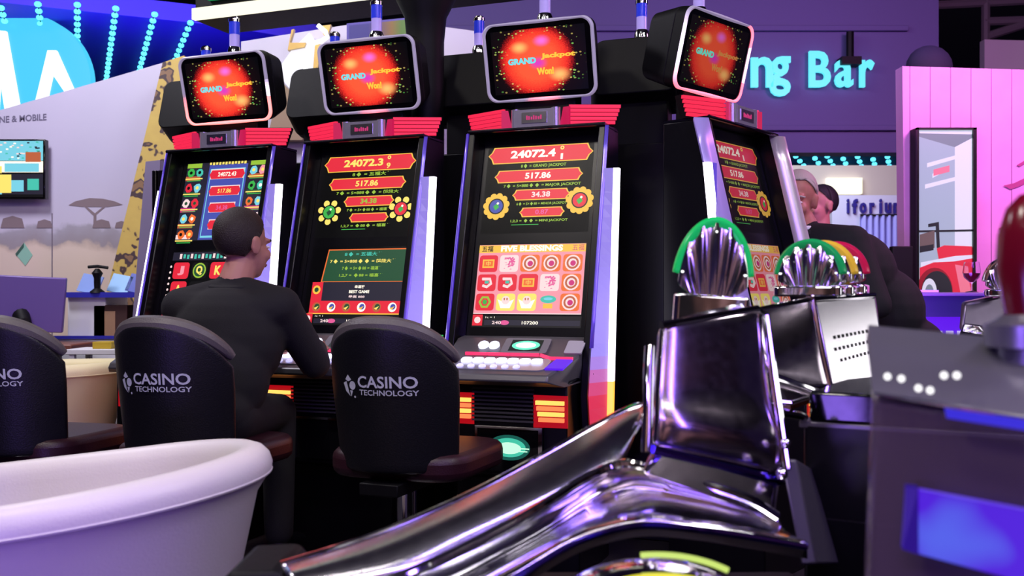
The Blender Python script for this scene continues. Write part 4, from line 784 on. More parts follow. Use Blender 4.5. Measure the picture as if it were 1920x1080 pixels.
# ---------------------------------------------------------------- bar counter, wine glass
bc = thing('bar_counter', 'long bar counter with violet glowing front below the framed picture', 'bar counter', at(1790, 560, 5.6)[:2] + (0,))
bx = bc.location.x
mb = MB(); zt = W(0, 548, 5.5).z; mb.box(-.40, 1.2, -.15, .35, zt - .02, zt); mb.build('counter_top', mat('violet_top', rgb(95, 85, 110), .25), bc, bevel=.006)
mb = MB(); mb.box(-.36, 1.2, -.10, .3, .985, zt - .02); mb.box(-.36, 1.2, .0, .3, 0, .985); mb.build('counter_body', mat('navy_panel', rgb(24, 20, 60), .4), bc)
mb = MB(); mb.box(-.36, 1.2, -.02, .0, .3, .985); mb.build('lit_front', glow('violet_glow', rgb(95, 20, 235), 1.0), bc, flat=True)
mb = MB()
for i in range(10): mb.box(-.12 + i * .062, -.12 + i * .062 + .034, -.04, -.02, .3, .905)
mb.build('slats', glow('pale_violet_slat', rgb(200, 185, 255), .95), bc, flat=True)
pz = W(1750, 548, 5.4)
mb = MB(); mb.box(-.2, .05, -.1, .1, 0, .012, M=Matrix.Translation((pz.x, 5.55, zt))); tag(mb.build('menu_card', mat('pale_card', rgb(180, 160, 190), .5)), 'flat pale card lying on the bar counter', 'card')
wg = thing('wine_glass', 'glass of red wine standing on the bar counter', 'wine glass', (W(1830, 560, 5.45).x, 5.5, zt))
GL = mat('clear_glass', (.95, .93, 1, 1), .02, trans=1, ior=1.2)
mb = MB(); mb.lathe([(.035, 0), (.032, .003), (.005, .008), (.004, .045), (.010, .052), (.040, .082), (.047, .110), (.042, .150), (.038, .168), (.0365, .168), (.0405, .150), (.0455, .110), (.038, .084), (.006, .056)], 28); mb.build('glass_bowl', GL, wg)
mb = MB(); mb.lathe([(.008, .0575), (.036, .0845), (.0435, .105), (.001, .106)], 28); mb.build('wine', mat('red_wine', rgb(70, 6, 22), .1), wg)
# monitor-like black display & ivory bottle near the bar
mb = MB(); a = W(1676, 545, 6.25); mb.box(a.x - .02, a.x + .11, 6.22, 6.28, 1.125, W(0, 462, 6.25).z); tag(mb.build('dark_display', MATT, bevel=.006), 'narrow black upright display left of the pink plank wall', 'display')
mb = MB(); a = W(1672, 548, 6.25); mb.box(a.x - .12, a.x + .16, 6.12, 6.38, 0, 1.10); mb.box(a.x - .15, a.x + .19, 6.09, 6.41, 1.10, 1.125); tag(mb.build('pale_cabinet', mat('lilac_cabinet', rgb(150, 140, 190), .5), bevel=.004), 'lilac pedestal cabinet under the narrow black display', 'cabinet')

# ---------------------------------------------------------------- far booth with lettering
Zi = 12.5
mb = MB(); mb.prism([wz(1430, 310, Zi + 1), wz(1760, 310, Zi + 1), wz(1760, 720, Zi + 1), wz(1430, 720, Zi + 1)], Zi + 1, Zi + 1.1, 'y'); tag(mb.build('cream_booth_wall', mat('cream_wall', rgb(222, 212, 205), .7), flat=True), 'cream wall of the far booth under the dotted canopy', 'booth wall')
mb = MB(); p = W(1552, 363, Zi + .9); q = W(1617, 333, Zi + .9); mb.box(p.x, q.x, Zi + .9, Zi + 1, p.z, q.z); tag(mb.build('bright_panel', glow('cream_lightbox', rgb(255, 252, 228), 1.3), flat=True), 'bright cream light box on the far wall above the blue lettering', 'light box')
mb = MB(); p = W(1560, 700, Zi); q = W(1745, 366, Zi); mb.box(p.x, q.x, Zi, Zi + .08, 0, q.z); tag(mb.build('lettered_panel', mat('lilac_white_panel', rgb(205, 205, 235), .5), flat=True), 'lilac white booth panel carrying dark blue lettering', 'booth wall')
il = thing('booth_lettering', 'dark blue lettering on the lilac panel above the curtains', 'lettering', at(1640, 412, Zi - .02))
xs_ = [1590, 1603, 1618, 1635, 1651, 1665, 1684]
for ch, x, w in zip('iforium', xs_, (4, 10, 12, 9, 4, 11, 17)):
    mb = MB(); k = Zi / F; top = 373 if ch in 'if' else 380; mb.M = frame(W(x, 400, Zi - .02) - Vector(il.location), Vector((0, 0, 1)), Vector((0, -1, 0))); h = (400 - top) * k
    mb.text(ch, 0, h / 2, w * k, h, 0, bold=.03, ext=.02); mb.build('letter', mat('deep_blue_print', rgb(38, 32, 130), .5), il, flat=True)
cu = thing('curtain', 'pale blue violet hanging curtain under the booth lettering', 'curtain', at(1660, 600, Zi - .12))
mb = MB(); p = W(1612, 404, Zi - .12) - Vector(cu.location); q = W(1745, 640, Zi - .12) - Vector(cu.location); q.z = .01 - cu.location.z
mb.grid([[(p.x + (q.x - p.x) * i / 80, .03 * math.sin(i * .9), z) for z in (p.z, q.z)] for i in range(81)]); mb.build('drape', mat('periwinkle_cloth', rgb(150, 150, 225), .8), cu, solid=.004, angle=80)
mb = MB(); mb.tube([(p.x, 0, p.z), (q.x, 0, p.z)], .02, 8); mb.build('rail', SATIN, cu)
# ================================================================ stools
def stool(label, loc, rotz):
    t = thing('casino_stool', label, 'stool', loc, rotz, 'black stools with silver lettering')
    n = 32; P = []; hw = .238; w_ang = 1.05
    def backpt(s, u):
        hgt = .475 * (1 - .30 * abs(s) ** 2.6); x = hw * math.sin(s * w_ang) / math.sin(w_ang) * (.93 + .07 * min(1, u * 1.3)); y = .15 * (1 - math.cos(s * w_ang)) / (1 - math.cos(w_ang)) - .05 * u * (1 - .2 * s * s)
        return Vector((x, y - .20, .53 + hgt * u))
    for j in range(15): P.append([backpt(-1 + 2 * i / n, j / 14) for i in range(n + 1)])
    mb = MB(); mb.grid(P); b = mb.build('backrest', LEATH, t, solid=-.075, bevel=.022, seg=3, angle=60)
    # roll along the rounded top, the lamp's highlight painted in as grey
    mb = MB(); mb.tube([backpt(-.90 + 1.80 * i / 40, 1) + Vector((0, .036, -.002)) for i in range(41)], [.014 + .020 * math.sin(PI * i / 40) ** .5 for i in range(41)], 10); mb.build('edge_roll', LIT_LEATH, b)
    # printed emblem and name on the rear face
    def on_back(x, z, d=.006):
        u = (z - .53) / .48; s = math.asin(max(-1, min(1, x * math.sin(w_ang) / hw / .97))) / w_ang; q = backpt(s, u); return Vector((x, q.y - d, z))
    def wrap(mbx):
        for v in mbx.v: q = on_back(v.x, v.z); v.y = q.y
    mb = MB(); M0 = frame(Vector((0, 0, 0)), Vector((0, 0, 1)), Vector((0, -1, 0))); mb.M = M0
    mb.text('CASINO', .040, .828, .195, .038, 0, bold=.02); mb.text('TECHNOLOGY', .044, .794, .192, .018, 0, bold=.015)
    ex, ey = -.098, .812
    mb.poly([(ex - .004, ey + .036), (ex + .012, ey + .020), (ex - .004, ey + .014), (ex - .018, ey + .020)], 0)
    mb.poly([(ex - .028, ey + .008), (ex - .012, ey + .014), (ex - .006, ey - .004), (ex + .0, ey - .022), (ex + .006, ey - .034), (ex - .016, ey - .018)], 0)
    mb.disc(ex + .016, ey + .002, .014, 0, n=16); mb.poly([(ex + .004, ey - .014), (ex + .018, ey - .014), (ex + .010, ey - .034)], 0); mb.disc(ex + .026, ey - .034, .004, 0, n=8)
    wrap(mb)
    mb.build('logo_print', LOGO, b, flat=True)
    mb = MB(); mb.M = Matrix.Translation((0, .10, .53)); mb.prism(rrect(.50, .50, .12, 6), -.03, .06, 'z'); mb.build('seat', MAROON, t, bevel=.03, seg=3)
    mb = MB(); mb.box(-.07, .07, -.20, .05, .46, .50); mb.build('bracket', MATT, t, bevel=.004)
    mb = MB(); mb.lathe([(.035, .03), (.035, .47)], 20); mb.build('column', CHROME, t)
    mb = MB(); mb.lathe([(.22, 0), (.22, .015), (.06, .035)], 32); mb.build('base_plate', SATIN, t)
    return t
s2 = stool('black stool standing alone in front of the English reel machine', (-.355, 3.36, 0), -R(21))
s1 = copy_tree(s2); s1.location = (-1.125, 3.49, 0); s1.rotation_euler.z = -R(18); s1['label'] = 'black stool the man in the suit is sitting on'
s0 = copy_tree(s2); s0.location = (-1.80, 3.70, 0); s0.rotation_euler.z = -R(14); s0['label'] = 'black stool cut off by the left edge of the photo'

# footrest plinth in front of the machines
mb = MB(); mb.box(-.26, .30, -.12, .12, 0, .11, M=Matrix.Translation((-.55, 3.76, 0)) @ Matrix.Rotation(R(28), 4, 'Z')); tag(mb.build('footrest_plinth', mat('grey_brown_laminate', rgb(98, 88, 88), .45), bevel=.006), 'low grey footrest plinth on the floor between the stools and the chrome console', 'plinth')

# ================================================================ tub armchairs
def tub(label, loc, rotz, m, zr=.70, high=.07):
    t = thing('tub_armchair', label, 'armchair', loc, rotz, 'rounded tub armchairs')
    R_, arm = .37, .42; path = []
    n = 40
    for i in range(9): path.append((Vector((-R_, -arm + arm * i / 9, 0)), Vector((-1, 0, 0)), i / 9 * .5))
    for i in range(n + 1): a = PI - PI * i / n; path.append((Vector((R_ * math.cos(a), R_ * math.sin(a), 0)), Vector((math.cos(a), math.sin(a), 0)), .5 + .5 * math.sin(PI * i / n)))
    for i in range(9): path.append((Vector((R_, -arm * (i + 1) / 9, 0)), Vector((1, 0, 0)), (8 - i) / 9 * .5))
    G = []
    for p, nn, k in path:
        top = zr - .05 + high * (k * 1.2 - .1); prof = [(-.13, .10), (-.055, .35), (.012, top - .10), (.040, top - .055)]
        for j in range(9): a = -.35 + (PI + .55) * j / 8; prof.append((.0 + .044 * math.cos(a), top - .044 + .044 * math.sin(a)))
        prof += [(-.048, top - .10), (-.062, .40), (-.07, .33)]
        G.append([p + nn * d + Vector((0, 0, z)) for d, z in prof])
    mb = MB(); mb.grid(G); nb = len(G[0])
    for row, rev in ((G[0], 0), (G[-1], 1)): mb.add(row, [tuple(range(nb))[::-1] if rev else tuple(range(nb))])
    mb.build('shell', m, t, angle=70)
    mb = MB(); mb.tube([Vector((q[3].x, q[3].y, q[3].z)) for q in G], .004, 6); mb.build('piping', m, t)
    mb = MB(); mb.M = Matrix.Translation((0, -.06, 0)); mb.prism([(-.30, -.36), (.30, -.36), (.31, .05)] + [(.31 * math.cos(PI * i / 12), .05 + .31 * math.sin(PI * i / 12)) for i in range(1, 12)] + [(-.31, .05)], .12, .42, 'z'); mb.build('seat_cushion', m, t, bevel=.03, seg=3)
    mb = MB(); mb.prism([(-.24, -.34), (.24, -.34), (.26, .1)] + [(.26 * math.cos(PI * i / 12), .1 + .24 * math.sin(PI * i / 12)) for i in range(1, 12)] + [(-.26, .1)], .04, .14, 'z'); mb.build('base', MATT, t)
    for x, y in ((-.2, -.28), (.2, -.28), (-.2, .2), (.2, .2)): mb = MB(); mb.lathe([(.018, 0), (.022, .05)], 12, M=Matrix.Translation((x, y, 0))); mb.build('foot', CHROME, t)
    return t
tub('white tub armchair in the near left corner, edge lit violet below', (-.93, 2.10, 0), -R(93), CREAM, .735, .085)
tub('ivory tub armchair half hidden behind the black stools', (-2.37, 5.05, 0), -R(100), CREAM2, .80, .02)

# ================================================================ people
def head_parts(mb, c, yaw, pitch=0, roll=0, s=1.0):
    Rm = Euler((pitch, roll, yaw)).to_matrix(); c = Vector(c)
    def e(p, r): mb.sphere(c + Rm @ (Vector(p) * s), [q * s for q in r], 20, rot=Rm)
    e((0, .018, .030), (.074, .092, .088)); e((0, -.030, -.035), (.060, .064, .078)); e((0, -.055, -.088), (.030, .028, .022))
    e((0, -.094, -.028), (.013, .022, .020)); e((0, -.086, .000), (.010, .012, .026)); e((0, -.074, .022), (.052, .022, .012))
    e((0, -.082, -.060), (.025, .014, .008)); e((0, -.080, -.070), (.020, .013, .006))
    for q in (-1, 1): e((q * .076, .008, -.008), (.010, .020, .033)); e((q * .036, -.062, -.028), (.024, .026, .024)); e((q * .079, .016, .006), (.008, .014, .018))
    return Rm
def face_details(parent, c, yaw, pitch, roll, s=1.0, brow=HAIRD):
    Rm = Euler((pitch, roll, yaw)).to_matrix(); c = Vector(c); EYE = mat('eye_white', rgb(225, 215, 215), .2); IR = mat('iris_dark', rgb(35, 25, 22), .2); LIP = mat('lip', rgb(150, 75, 75), .5)
    for q in (-1, 1):
        mb = MB(); mb.sphere(c + Rm @ Vector((q * .032, -.080, .000)) * s, (.010 * s, .007 * s, .005 * s), 12, 0, rot=Rm); mb.sphere(c + Rm @ Vector((q * .032, -.0855, .000)) * s, (.004 * s, .003 * s, .004 * s), 10, 1, rot=Rm); mb.build('eye', [EYE, IR], parent)
        mb = MB(); mb.tube([c + Rm @ Vector(p) * s for p in ((q * .018, -.090, .022), (q * .034, -.088, .027), (q * .050, -.076, .022))], .0035 * s, 6); mb.build('eyebrow', brow, parent)
    mb = MB(); mb.tube([c + Rm @ Vector(p) * s for p in ((-.024, -.088, -.060), (-.01, -.097, -.064), (.01, -.097, -.064), (.024, -.088, -.060))], .0035 * s, 6); mb.build('mouth', LIP, parent)
def hair_shell(parent, c, yaw, pitch, roll, m, s=1.0, front=-.045, low=-.05, thick=.010):
    Rm = Euler((pitch, roll, yaw)).to_matrix(); c = Vector(c); mb = MB(); rx, ry, rz = .0765, .0945, .0915; n = 40; hh = 26; rnd = random.Random(2); P = []
    for k in range(hh + 1):
        row = []
        for i in range(n + 1):
            a = 2 * PI * i / n; t = PI / 2 - (PI * .80) * k / hh; d = Vector((math.cos(t) * math.cos(a), math.cos(t) * math.sin(a), math.sin(t)))
            lim = low if d.y > .1 else (.090 if d.y < -.45 else low + (.090 - low) * ((.1 - d.y) / .55) ** .6)
            p = Vector((d.x * rx, .018 + d.y * ry, .030 + d.z * rz))
            if p.z < lim: p.z = lim; w = math.sqrt(max(0, 1 - ((lim - .03) / rz) ** 2)); h2 = math.hypot(d.x, d.y) or 1; p.x = d.x / h2 * rx * w * .985; p.y = .018 + d.y / h2 * ry * w * .985
            p *= 1 + .006 * math.sin(i * 2.3 + k) ; row.append(c + Rm @ (p * s))
        P.append(row)
    mb.grid(P); return mb.build('hair', m, parent, angle=80, solid=-.004)
def hand(mb, wrist, fdir, up, side, curl=.5, s=1.0):
    """palm, four bent fingers of different lengths and a thumb from the palm's side; side=+1 puts the thumb along +x of the hand"""
    f = Vector(fdir).normalized(); u = (Vector(up) - f * f.dot(Vector(up))).normalized(); x = f.cross(u); w = Vector(wrist)
    def P(a, b, c): return w + (x * a + f * b + u * c) * s
    mb.capsule(P(0, 0, 0), .026 * s, P(0, .03, 0), .030 * s)
    for i in range(4): mb.capsule(P((i - 1.5) * .014, .02, 0), .016 * s, P((i - 1.5) * .020, .085, .0), .0125 * s, 10)
    for i, L in enumerate((.072, .080, .074, .058)):
        if side < 0: i_ = 3 - i
        else: i_ = i
        bx_ = (1.5 - i_) * .0205; p0 = P(bx_, .088, 0); a = 0; p = p0
        for k, q in enumerate((.45, .32, .23)):
            a += curl * (.5 if k == 0 else .8); nx = p + (f * math.cos(a) - u * math.sin(a)) * L * q * s; mb.capsule(p, (.0095 - .0012 * k) * s, nx, (.0085 - .0012 * k) * s, 10); p = nx
    tx = side; p = P(tx * .026, .022, -.004); q = P(tx * .048, .058, -.014); r = P(tx * .050, .088, -.022); mb.capsule(p, .013 * s, q, .0105 * s, 10); mb.capsule(q, .0105 * s, r, .008 * s, 10)
def person(label, head, hy, hp, hroll, hs, neck, chest, pelvis, sh, elb, wri, hips, knees, ankles, coat, hair, skin, voxel=.008, torso=(.17, .11), hairlow=-.05, shirt=True, collar_dir=(0, -1, 0), brow=HAIRD, hands=True, handdir=None):
    V = Vector; root = thing('person', label, 'person', (V(pelvis).x, V(pelvis).y, 0)); off = -V(root.location)
    g = lambda p: V(p) + off
    yaw_t = math.atan2(V(sh[1]).y - V(sh[0]).y, V(sh[1]).x - V(sh[0]).x); Rt = Euler((0, 0, yaw_t)).to_matrix()
    b = MB(); head_parts(b, g(head), hy, hp, hroll, hs); nk = g(neck); hd = g(head)
    b.capsule(nk, .058 * hs, hd + V((0, 0, -.05)) * hs, .052 * hs)
    def body(mbx, k, legs=True, arms=True):
        mbx.sphere(g(chest), (torso[0] + k, torso[1] + k, .19 + k), 22, rot=Rt)
        mid = (g(chest) + g(pelvis)) / 2; mbx.sphere(mid, (torso[0] * .92 + k, torso[1] * .95 + k, .19 + k), 22, rot=Rt); mbx.sphere(g(pelvis), (.165 + k, .115 + k, .13 + k), 22, rot=Rt)
        for i in (0, 1): mbx.capsule(g(sh[i]), .060 + k, g(chest) + V((0, 0, .08)), .09 + k); mbx.capsule(g(sh[i]), .058 + k, nk + V((0, 0, -.03)), .05 + k)
        if arms:
            for i in (0, 1): mbx.capsule(g(sh[i]), .055 + k, g(elb[i]), .043 + k); e, w = g(elb[i]), g(wri[i]); mbx.capsule(e, .042 + k, w if k == 0 else e.lerp(w, .92), (.028 if k == 0 else .03) + k)
    body(b, 0)
    for i in (0, 1): b.capsule(g(hips[i]), .085, g(knees[i]), .058); b.capsule(g(knees[i]), .056, g(ankles[i]), .038); a = g(ankles[i]); fd = (g(knees[i]) - g(hips[i])); fd.z = 0; fd = fd.normalized() if fd.length > .05 else V(collar_dir).normalized(); b.capsule(a + V((0, 0, -.03)), .035, a + fd * .14 + V((0, 0, -.045)), .028)
    if hands:
        for i in (0, 1):
            fdir = (V(wri[i]) - V(elb[i])) if not handdir else V(handdir[i]); hand(b, g(wri[i]), fdir, (0, 0, 1) if abs(fdir.normalized().z) < .8 else (0, -1, 0), -1 if i == 0 else 1, .35)
    bo = blob_obj('body', b, voxel, skin, root, 3)
    hair_shell(root, hd, hy, hp, hroll, hair, hs, low=hairlow); face_details(root, hd, hy, hp, hroll, hs, brow)
    jc = MB(); jc.tube([nk + V((math.cos(2 * PI * i / 24) * .080 * hs, math.sin(2 * PI * i / 24) * .080 * hs, -.012 + .012 * math.sin(2 * PI * i / 24))) for i in range(24)], .017 * hs, 8, closed=True); jc.build('jacket_collar', coat, root)
    j = MB(); body(j, .018); j.capsule(nk + V((0, 0, -.05)), .085, nk + V((0, 0, .00)), .066)
    blob_obj('suit_jacket', j, .010, coat, root, 5)
    tr_ = MB()
    for i in (0, 1): tr_.capsule(g(hips[i]), .10, g(knees[i]), .072); tr_.capsule(g(knees[i]), .070, g(ankles[i]) + V((0, 0, .03)), .058)
    tr_.sphere(g(pelvis) + V((0, 0, -.03)), (.178, .125, .12), 18, rot=Rt); blob_obj('trousers', tr_, .012, coat, root, 4)
    for i in (0, 1):
        a = g(ankles[i]); fd = (g(knees[i]) - g(hips[i])); fd.z = 0; fd = fd.normalized() if fd.length > .05 else V(collar_dir).normalized()
        s_ = MB(); s_.capsule(a + V((0, 0, -.02)), .045, a + fd * .17 + V((0, 0, -.045)), .036); blob_obj('shoe', s_, .01, BLACK, root, 3)
    if shirt:
        c_ = MB(); ring = [nk + V((math.cos(2 * PI * i / 20) * .068 * hs, math.sin(2 * PI * i / 20) * .068 * hs, .012 + .012 * math.sin(2 * PI * i / 20))) for i in range(20)]; c_.tube(ring, .012 * hs, 8, closed=True)
        cdv = V(collar_dir).normalized(); sd = V((cdv.y, -cdv.x, 0)); f0 = nk + cdv * .075; c_.add([f0 + sd * .03 + V((0, 0, .01)), f0 - sd * .03 + V((0, 0, .01)), g(chest) + cdv * (torso[1] + .03) + V((0, 0, .04)), f0 + sd * .05 + V((0, 0, -.05)) + cdv * .02, f0 - sd * .05 + V((0, 0, -.05)) + cdv * .02], [(0, 1, 4, 2, 3)])
        c_.build('shirt_collar', SHIRT, root, angle=80)
    return root
# the player in the dark suit
px_, py_ = -1.06, 3.74
person('man in a black suit seen from behind playing at the machines', W(456, 458, 3.80), R(146), R(6), 0, 1.12, (-1.05, 3.77, 1.145), (-1.06, 3.70, .93), (-1.11, 3.60, .68),
       [(-1.24, 3.74, 1.055), (-.86, 3.70, 1.06)], [(-1.30, 3.93, .84), (-.76, 3.84, .84)], [(-1.0, 4.06, .875), (-.80, 4.05, .885)], [(-1.19, 3.62, .66), (-1.02, 3.60, .66)], [(-1.27, 4.0, .64), (-.93, 3.97, .64)], [(-1.25, 3.96, .14), (-.92, 3.93, .14)],
       SUIT, HAIRD, SKIN, voxel=.006, torso=(.20, .13), hairlow=-.078, shirt=False, collar_dir=(.3, .9, 0))
# standing men by the bar
def stand(label, hx, hy_, Z, coat, hair, skin, yaw, pitch=0, roll=0, hs=1.0, lean=(0, 0), turn=0, **k):
    h = W(hx, hy_, Z); ct_, st_ = math.cos(turn), math.sin(turn)
    def L(x, y, z): return (h.x + x * ct_ - y * st_, h.y + x * st_ + y * ct_, z)
    zt_ = h.z; sx, sy = lean
    return person(label, h, yaw, pitch, roll, hs, L(sx * .12, sy * .12, zt_ - .16), L(sx * .4, sy * .4, zt_ - .36), L(sx, sy, max(.86, zt_ - .78)),
        [L(sx * .25 - .19, sy * .25, zt_ - .25), L(sx * .25 + .19, sy * .25, zt_ - .25)], [L(sx * .4 - .26, sy * .4 - .04, zt_ - .53), L(sx * .4 + .26, sy * .4 - .04, zt_ - .53)], [L(sx * .4 - .20, sy * .4 - .22, zt_ - .66), L(sx * .4 + .20, sy * .4 - .22, zt_ - .66)],
        [L(sx - .09, sy, max(.86, zt_ - .8)), L(sx + .09, sy, max(.86, zt_ - .8))], [L(sx - .1, sy - .03, .48), L(sx + .1, sy - .03, .48)], [L(sx - .11, sy, .09), L(sx + .11, sy, .09)], coat, hair, skin, voxel=.008, **k)
person('smiling grey-haired man in a black suit and white collar beside the end machine', W(1494, 374, 4.66), -R(28), R(12), R(6), 1.12, (1.375, 4.66, 1.41), (1.56, 4.62, 1.20), (1.82, 4.56, .86),
       [(1.36, 4.80, 1.36), (1.52, 4.44, 1.34)], [(1.42, 4.92, 1.06), (1.58, 4.30, 1.06)], [(1.30, 4.78, .95), (1.42, 4.36, .98)], [(1.82, 4.66, .84), (1.86, 4.46, .84)], [(1.80, 4.70, .46), (1.84, 4.42, .46)], [(1.86, 4.70, .09), (1.90, 4.42, .09)],
       SUIT, HAIRG, SKIN2, torso=(.225, .17), collar_dir=(-.7, -.7, 0), brow=HAIRG, hairlow=-.02)
stand('dark-haired man partly hidden behind the grey-haired man', 1538, 386, 6.9, SUIT, HAIRB, SKIN, -R(70), R(4), 0, 1.2, lean=(.0, .0), turn=-R(50), hairlow=-.03, collar_dir=(-.8, -.5, 0))
stand('distant person with dark clothes standing before the pale curtain', 1630, 478, 9.0, NAVY, HAIRB, SKIN, R(10), 0, 0, 1.0, hairlow=-.01)
# ================================================================ chrome gaming consoles
DCH = mat('smoky_chrome', rgb(195, 182, 195), .16, 1)
def local(root, pts): o = Vector(root.location); return [p - o for p in pts]
def cw(root, lst): o = Vector(root.location); return [W(*p) - o for p in lst]
def slab(mb, q, th, mi=0, back=Vector((0.25, 1, .1))):
    """a thick plate over four corners"""
    b = [p + back.normalized() * th for p in q]; mb.add(q + b, [(3, 2, 1, 0), (4, 5, 6, 7), (0, 1, 5, 4), (1, 2, 6, 5), (2, 3, 7, 6), (3, 0, 4, 7)], mi)
def fan_topper(name, label, base, w, h, dep, yaw, tilt, rim, block=True, cat='topper lamp', group='fluted topper lamps', parent=None, bh=.05):
    """scalloped chrome dome on a chrome block, with a coloured rim"""
    t = thing(name, label, cat, base, yaw, group); t.rotation_euler = (0, tilt, yaw)
    N = 5; n = 96; mb = MB()
    def tp(s_): return w / 2 * s_, h * (.18 + .82 * math.sqrt(max(0, 1 - s_ * s_)))
    for sd in (-1, 1):
        P = []
        for i in range(n + 1):
            s_ = math.sin(PI / 2 * (-1 + 2 * i / n)); x1, z1 = tp(s_); fl = abs(math.cos(PI * N * (s_ * .5 + .5))); row = []
            for j in range(13):
                v = j / 12; dd = dep * (.34 + .09 * (1 - fl)) * math.sqrt(max(0, 1 - (v * .86) ** 3)); row.append((x1 * (.62 + .38 * math.sin(v * PI / 2)), sd * dd, bh + z1 * v))
            P.append(row)
        mb.grid(P)
    mb.build('fluted_shell', mat('soft_chrome', (.82, .81, .85, 1), .16, 1), t, angle=50)
    def pt(a, r, d, s): c_ = math.cos(a); return Vector((w / 2 * r * c_, s * d, bh + h * (.18 + .82 * r * math.sin(a))))
    rm = MB(); pts = [pt(.12 + (PI - .24) * i / 40, 1.0, 0, 1) for i in range(41)]; rows = []
    for p in pts:
        nrm = (p - Vector((0, 0, bh + h * .18))).normalized(); rows.append([p + nrm * .004 + Vector((0, dep * q, 0)) + nrm * z for q, z in ((-.22, -.012), (-.19, .0), (-.1, .004), (0, .005), (.1, .004), (.19, .0), (.22, -.012))])
    rm.grid(rows); rm.build('coloured_rim', rim, t, solid=.003)
    for i in range(7): a = PI * (.08 + .14 * i); p = pt(a, .93, 0, 1); p.z -= h * .07; mb = MB(); mb.sphere(p + Vector((0, -dep * .34, 0)), w * .017, 8); mb.build('bulb', glow('warm_white_bulb', (1, 1, 1, 1), 2.2), t)
    if block:
        mb = MB(); mb.prism(rrect(w * 1.08, dep * 1.1, .012, 4), 0, bh, 'z'); mb.build('chrome_block', CHROME, t, bevel=.004)
    return t
GREENR = mat('green_rim', rgb(20, 170, 80), .25, emis=rgb(20, 190, 90), strength=.45)
GREENR2 = mat('deep_green_rim', rgb(20, 140, 70), .25, emis=rgb(20, 150, 80), strength=.3)
YELR = mat('amber_rim', rgb(200, 160, 40), .25, emis=rgb(220, 180, 60), strength=.3)
REDR = mat('crimson_rim', rgb(170, 20, 60), .25, emis=rgb(190, 20, 70), strength=.3)

VCH = mat('violet_reflection_chrome', rgb(120, 95, 235), .12, 1)  # violet light reflected in the chrome beads, painted in as metal colour
# ---- console 1, nearest
c1 = thing('chrome_console', 'nearest chrome gaming console with sweeping wing and tall mirror slab', 'gaming console', (.25, 1.62, 0), 0, 'chrome gaming consoles')
# tall slab
q = cw(c1, [(1238, 606, 1.66), (1424, 578, 1.74), (1474, 892, 1.66), (1224, 838, 1.58)])
G = []
for j in range(13):
    v = j / 12; row = []
    for i in range(13):
        u = i / 12; p = q[0].lerp(q[1], u).lerp(q[3].lerp(q[2], u), v); bul = .012 * (1 - (2 * u - 1) ** 4) - .012 * v * v + .020 * math.exp(-((v - .80) / .15) ** 2) * (1 - (1.5 * u - .9) ** 2)
        # the lower part curls forward into the base
        row.append(p + Vector((-.12, -1, .1)).normalized() * bul)
    G.append(row)
mb = MB(); mb.grid(G); mb.build('mirror_slab', DCH, c1, solid=.045, bevel=.012, seg=4, angle=60)
mb = MB(); mb.tube(cw(c1, [(1218, 650, 1.62), (1216, 700, 1.60), (1214, 800, 1.57), (1212, 848, 1.56)]), .0085, 12); mb.build('side_rail', CHROME, c1)
mb = MB(); mb.tube(cw(c1, [(1240, 610, 1.65), (1300, 600, 1.675), (1420, 579, 1.735), (1436, 592, 1.74), (1450, 700, 1.70), (1476, 880, 1.66)]), .007, 10); mb.build('edge_bead', CHROME, c1)
# plinth under the slab, with a groove
mb = MB(); slab(mb, cw(c1, [(1228, 852, 1.55), (1462, 905, 1.62), (1452, 975, 1.58), (1196, 892, 1.50)]), .10); mb.build('slab_plinth', DCH, c1, bevel=.01, seg=3)
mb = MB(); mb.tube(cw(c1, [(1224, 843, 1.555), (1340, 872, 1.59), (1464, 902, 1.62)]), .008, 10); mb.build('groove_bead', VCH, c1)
# right side plate
mb = MB(); slab(mb, cw(c1, [(1464, 862, 1.66), (1496, 880, 1.80), (1546, 1060, 1.74), (1502, 1060, 1.60)]), .03, back=Vector((1, .3, 0))); mb.build('side_plate', mat('mid_grey_metal', rgb(92, 88, 96), .35, .6), c1, bevel=.004)
# the long wing
T_ = [(526, 1058, 1.42), (700, 1003, 1.50), (870, 930, 1.58), (1000, 862, 1.66), (1110, 800, 1.74), (1176, 766, 1.80), (1208, 757, 1.82)]
Mm = [(545, 1085, 1.36), (720, 1035, 1.42), (880, 968, 1.49), (1010, 905, 1.56), (1112, 845, 1.63), (1172, 800, 1.71), (1207, 766, 1.78)]
Bb = [(580, 1125, 1.36), (760, 1082, 1.40), (890, 1022, 1.46), (1010, 955, 1.52), (1100, 902, 1.57), (1162, 862, 1.62), (1200, 790, 1.72)]
Bc = [(600, 1150, 1.44), (790, 1100, 1.50), (920, 1040, 1.55), (1020, 980, 1.60), (1100, 930, 1.64), (1160, 885, 1.66), (1196, 800, 1.74)]
mb = MB(); mb.grid(loft([cw(c1, T_), cw(c1, Mm), cw(c1, Bb), cw(c1, Bc)], 60, 24)); mb.build('wing', mat('brushed_wing_chrome', (.84, .82, .88, 1), .2, 1), c1, solid=.008, angle=60)
# beads that run along the wing
for nm, cv, rr in (('wing_bead', T_, .0045), ('ridge_bead', [(600, 1128, 1.35), (760, 1078, 1.39), (890, 1018, 1.45), (1010, 952, 1.51), (1090, 902, 1.56), (1150, 874, 1.59), (1195, 872, 1.58), (1300, 902, 1.56), (1400, 935, 1.56), (1456, 968, 1.57)], .008)):
    C3 = [Vector(p) for p in cw(c1, cv)]; mb = MB(); mb.tube([cat_rom(C3, i / 60) for i in range(61)], rr, 10); mb.build(nm, CHROME, c1)
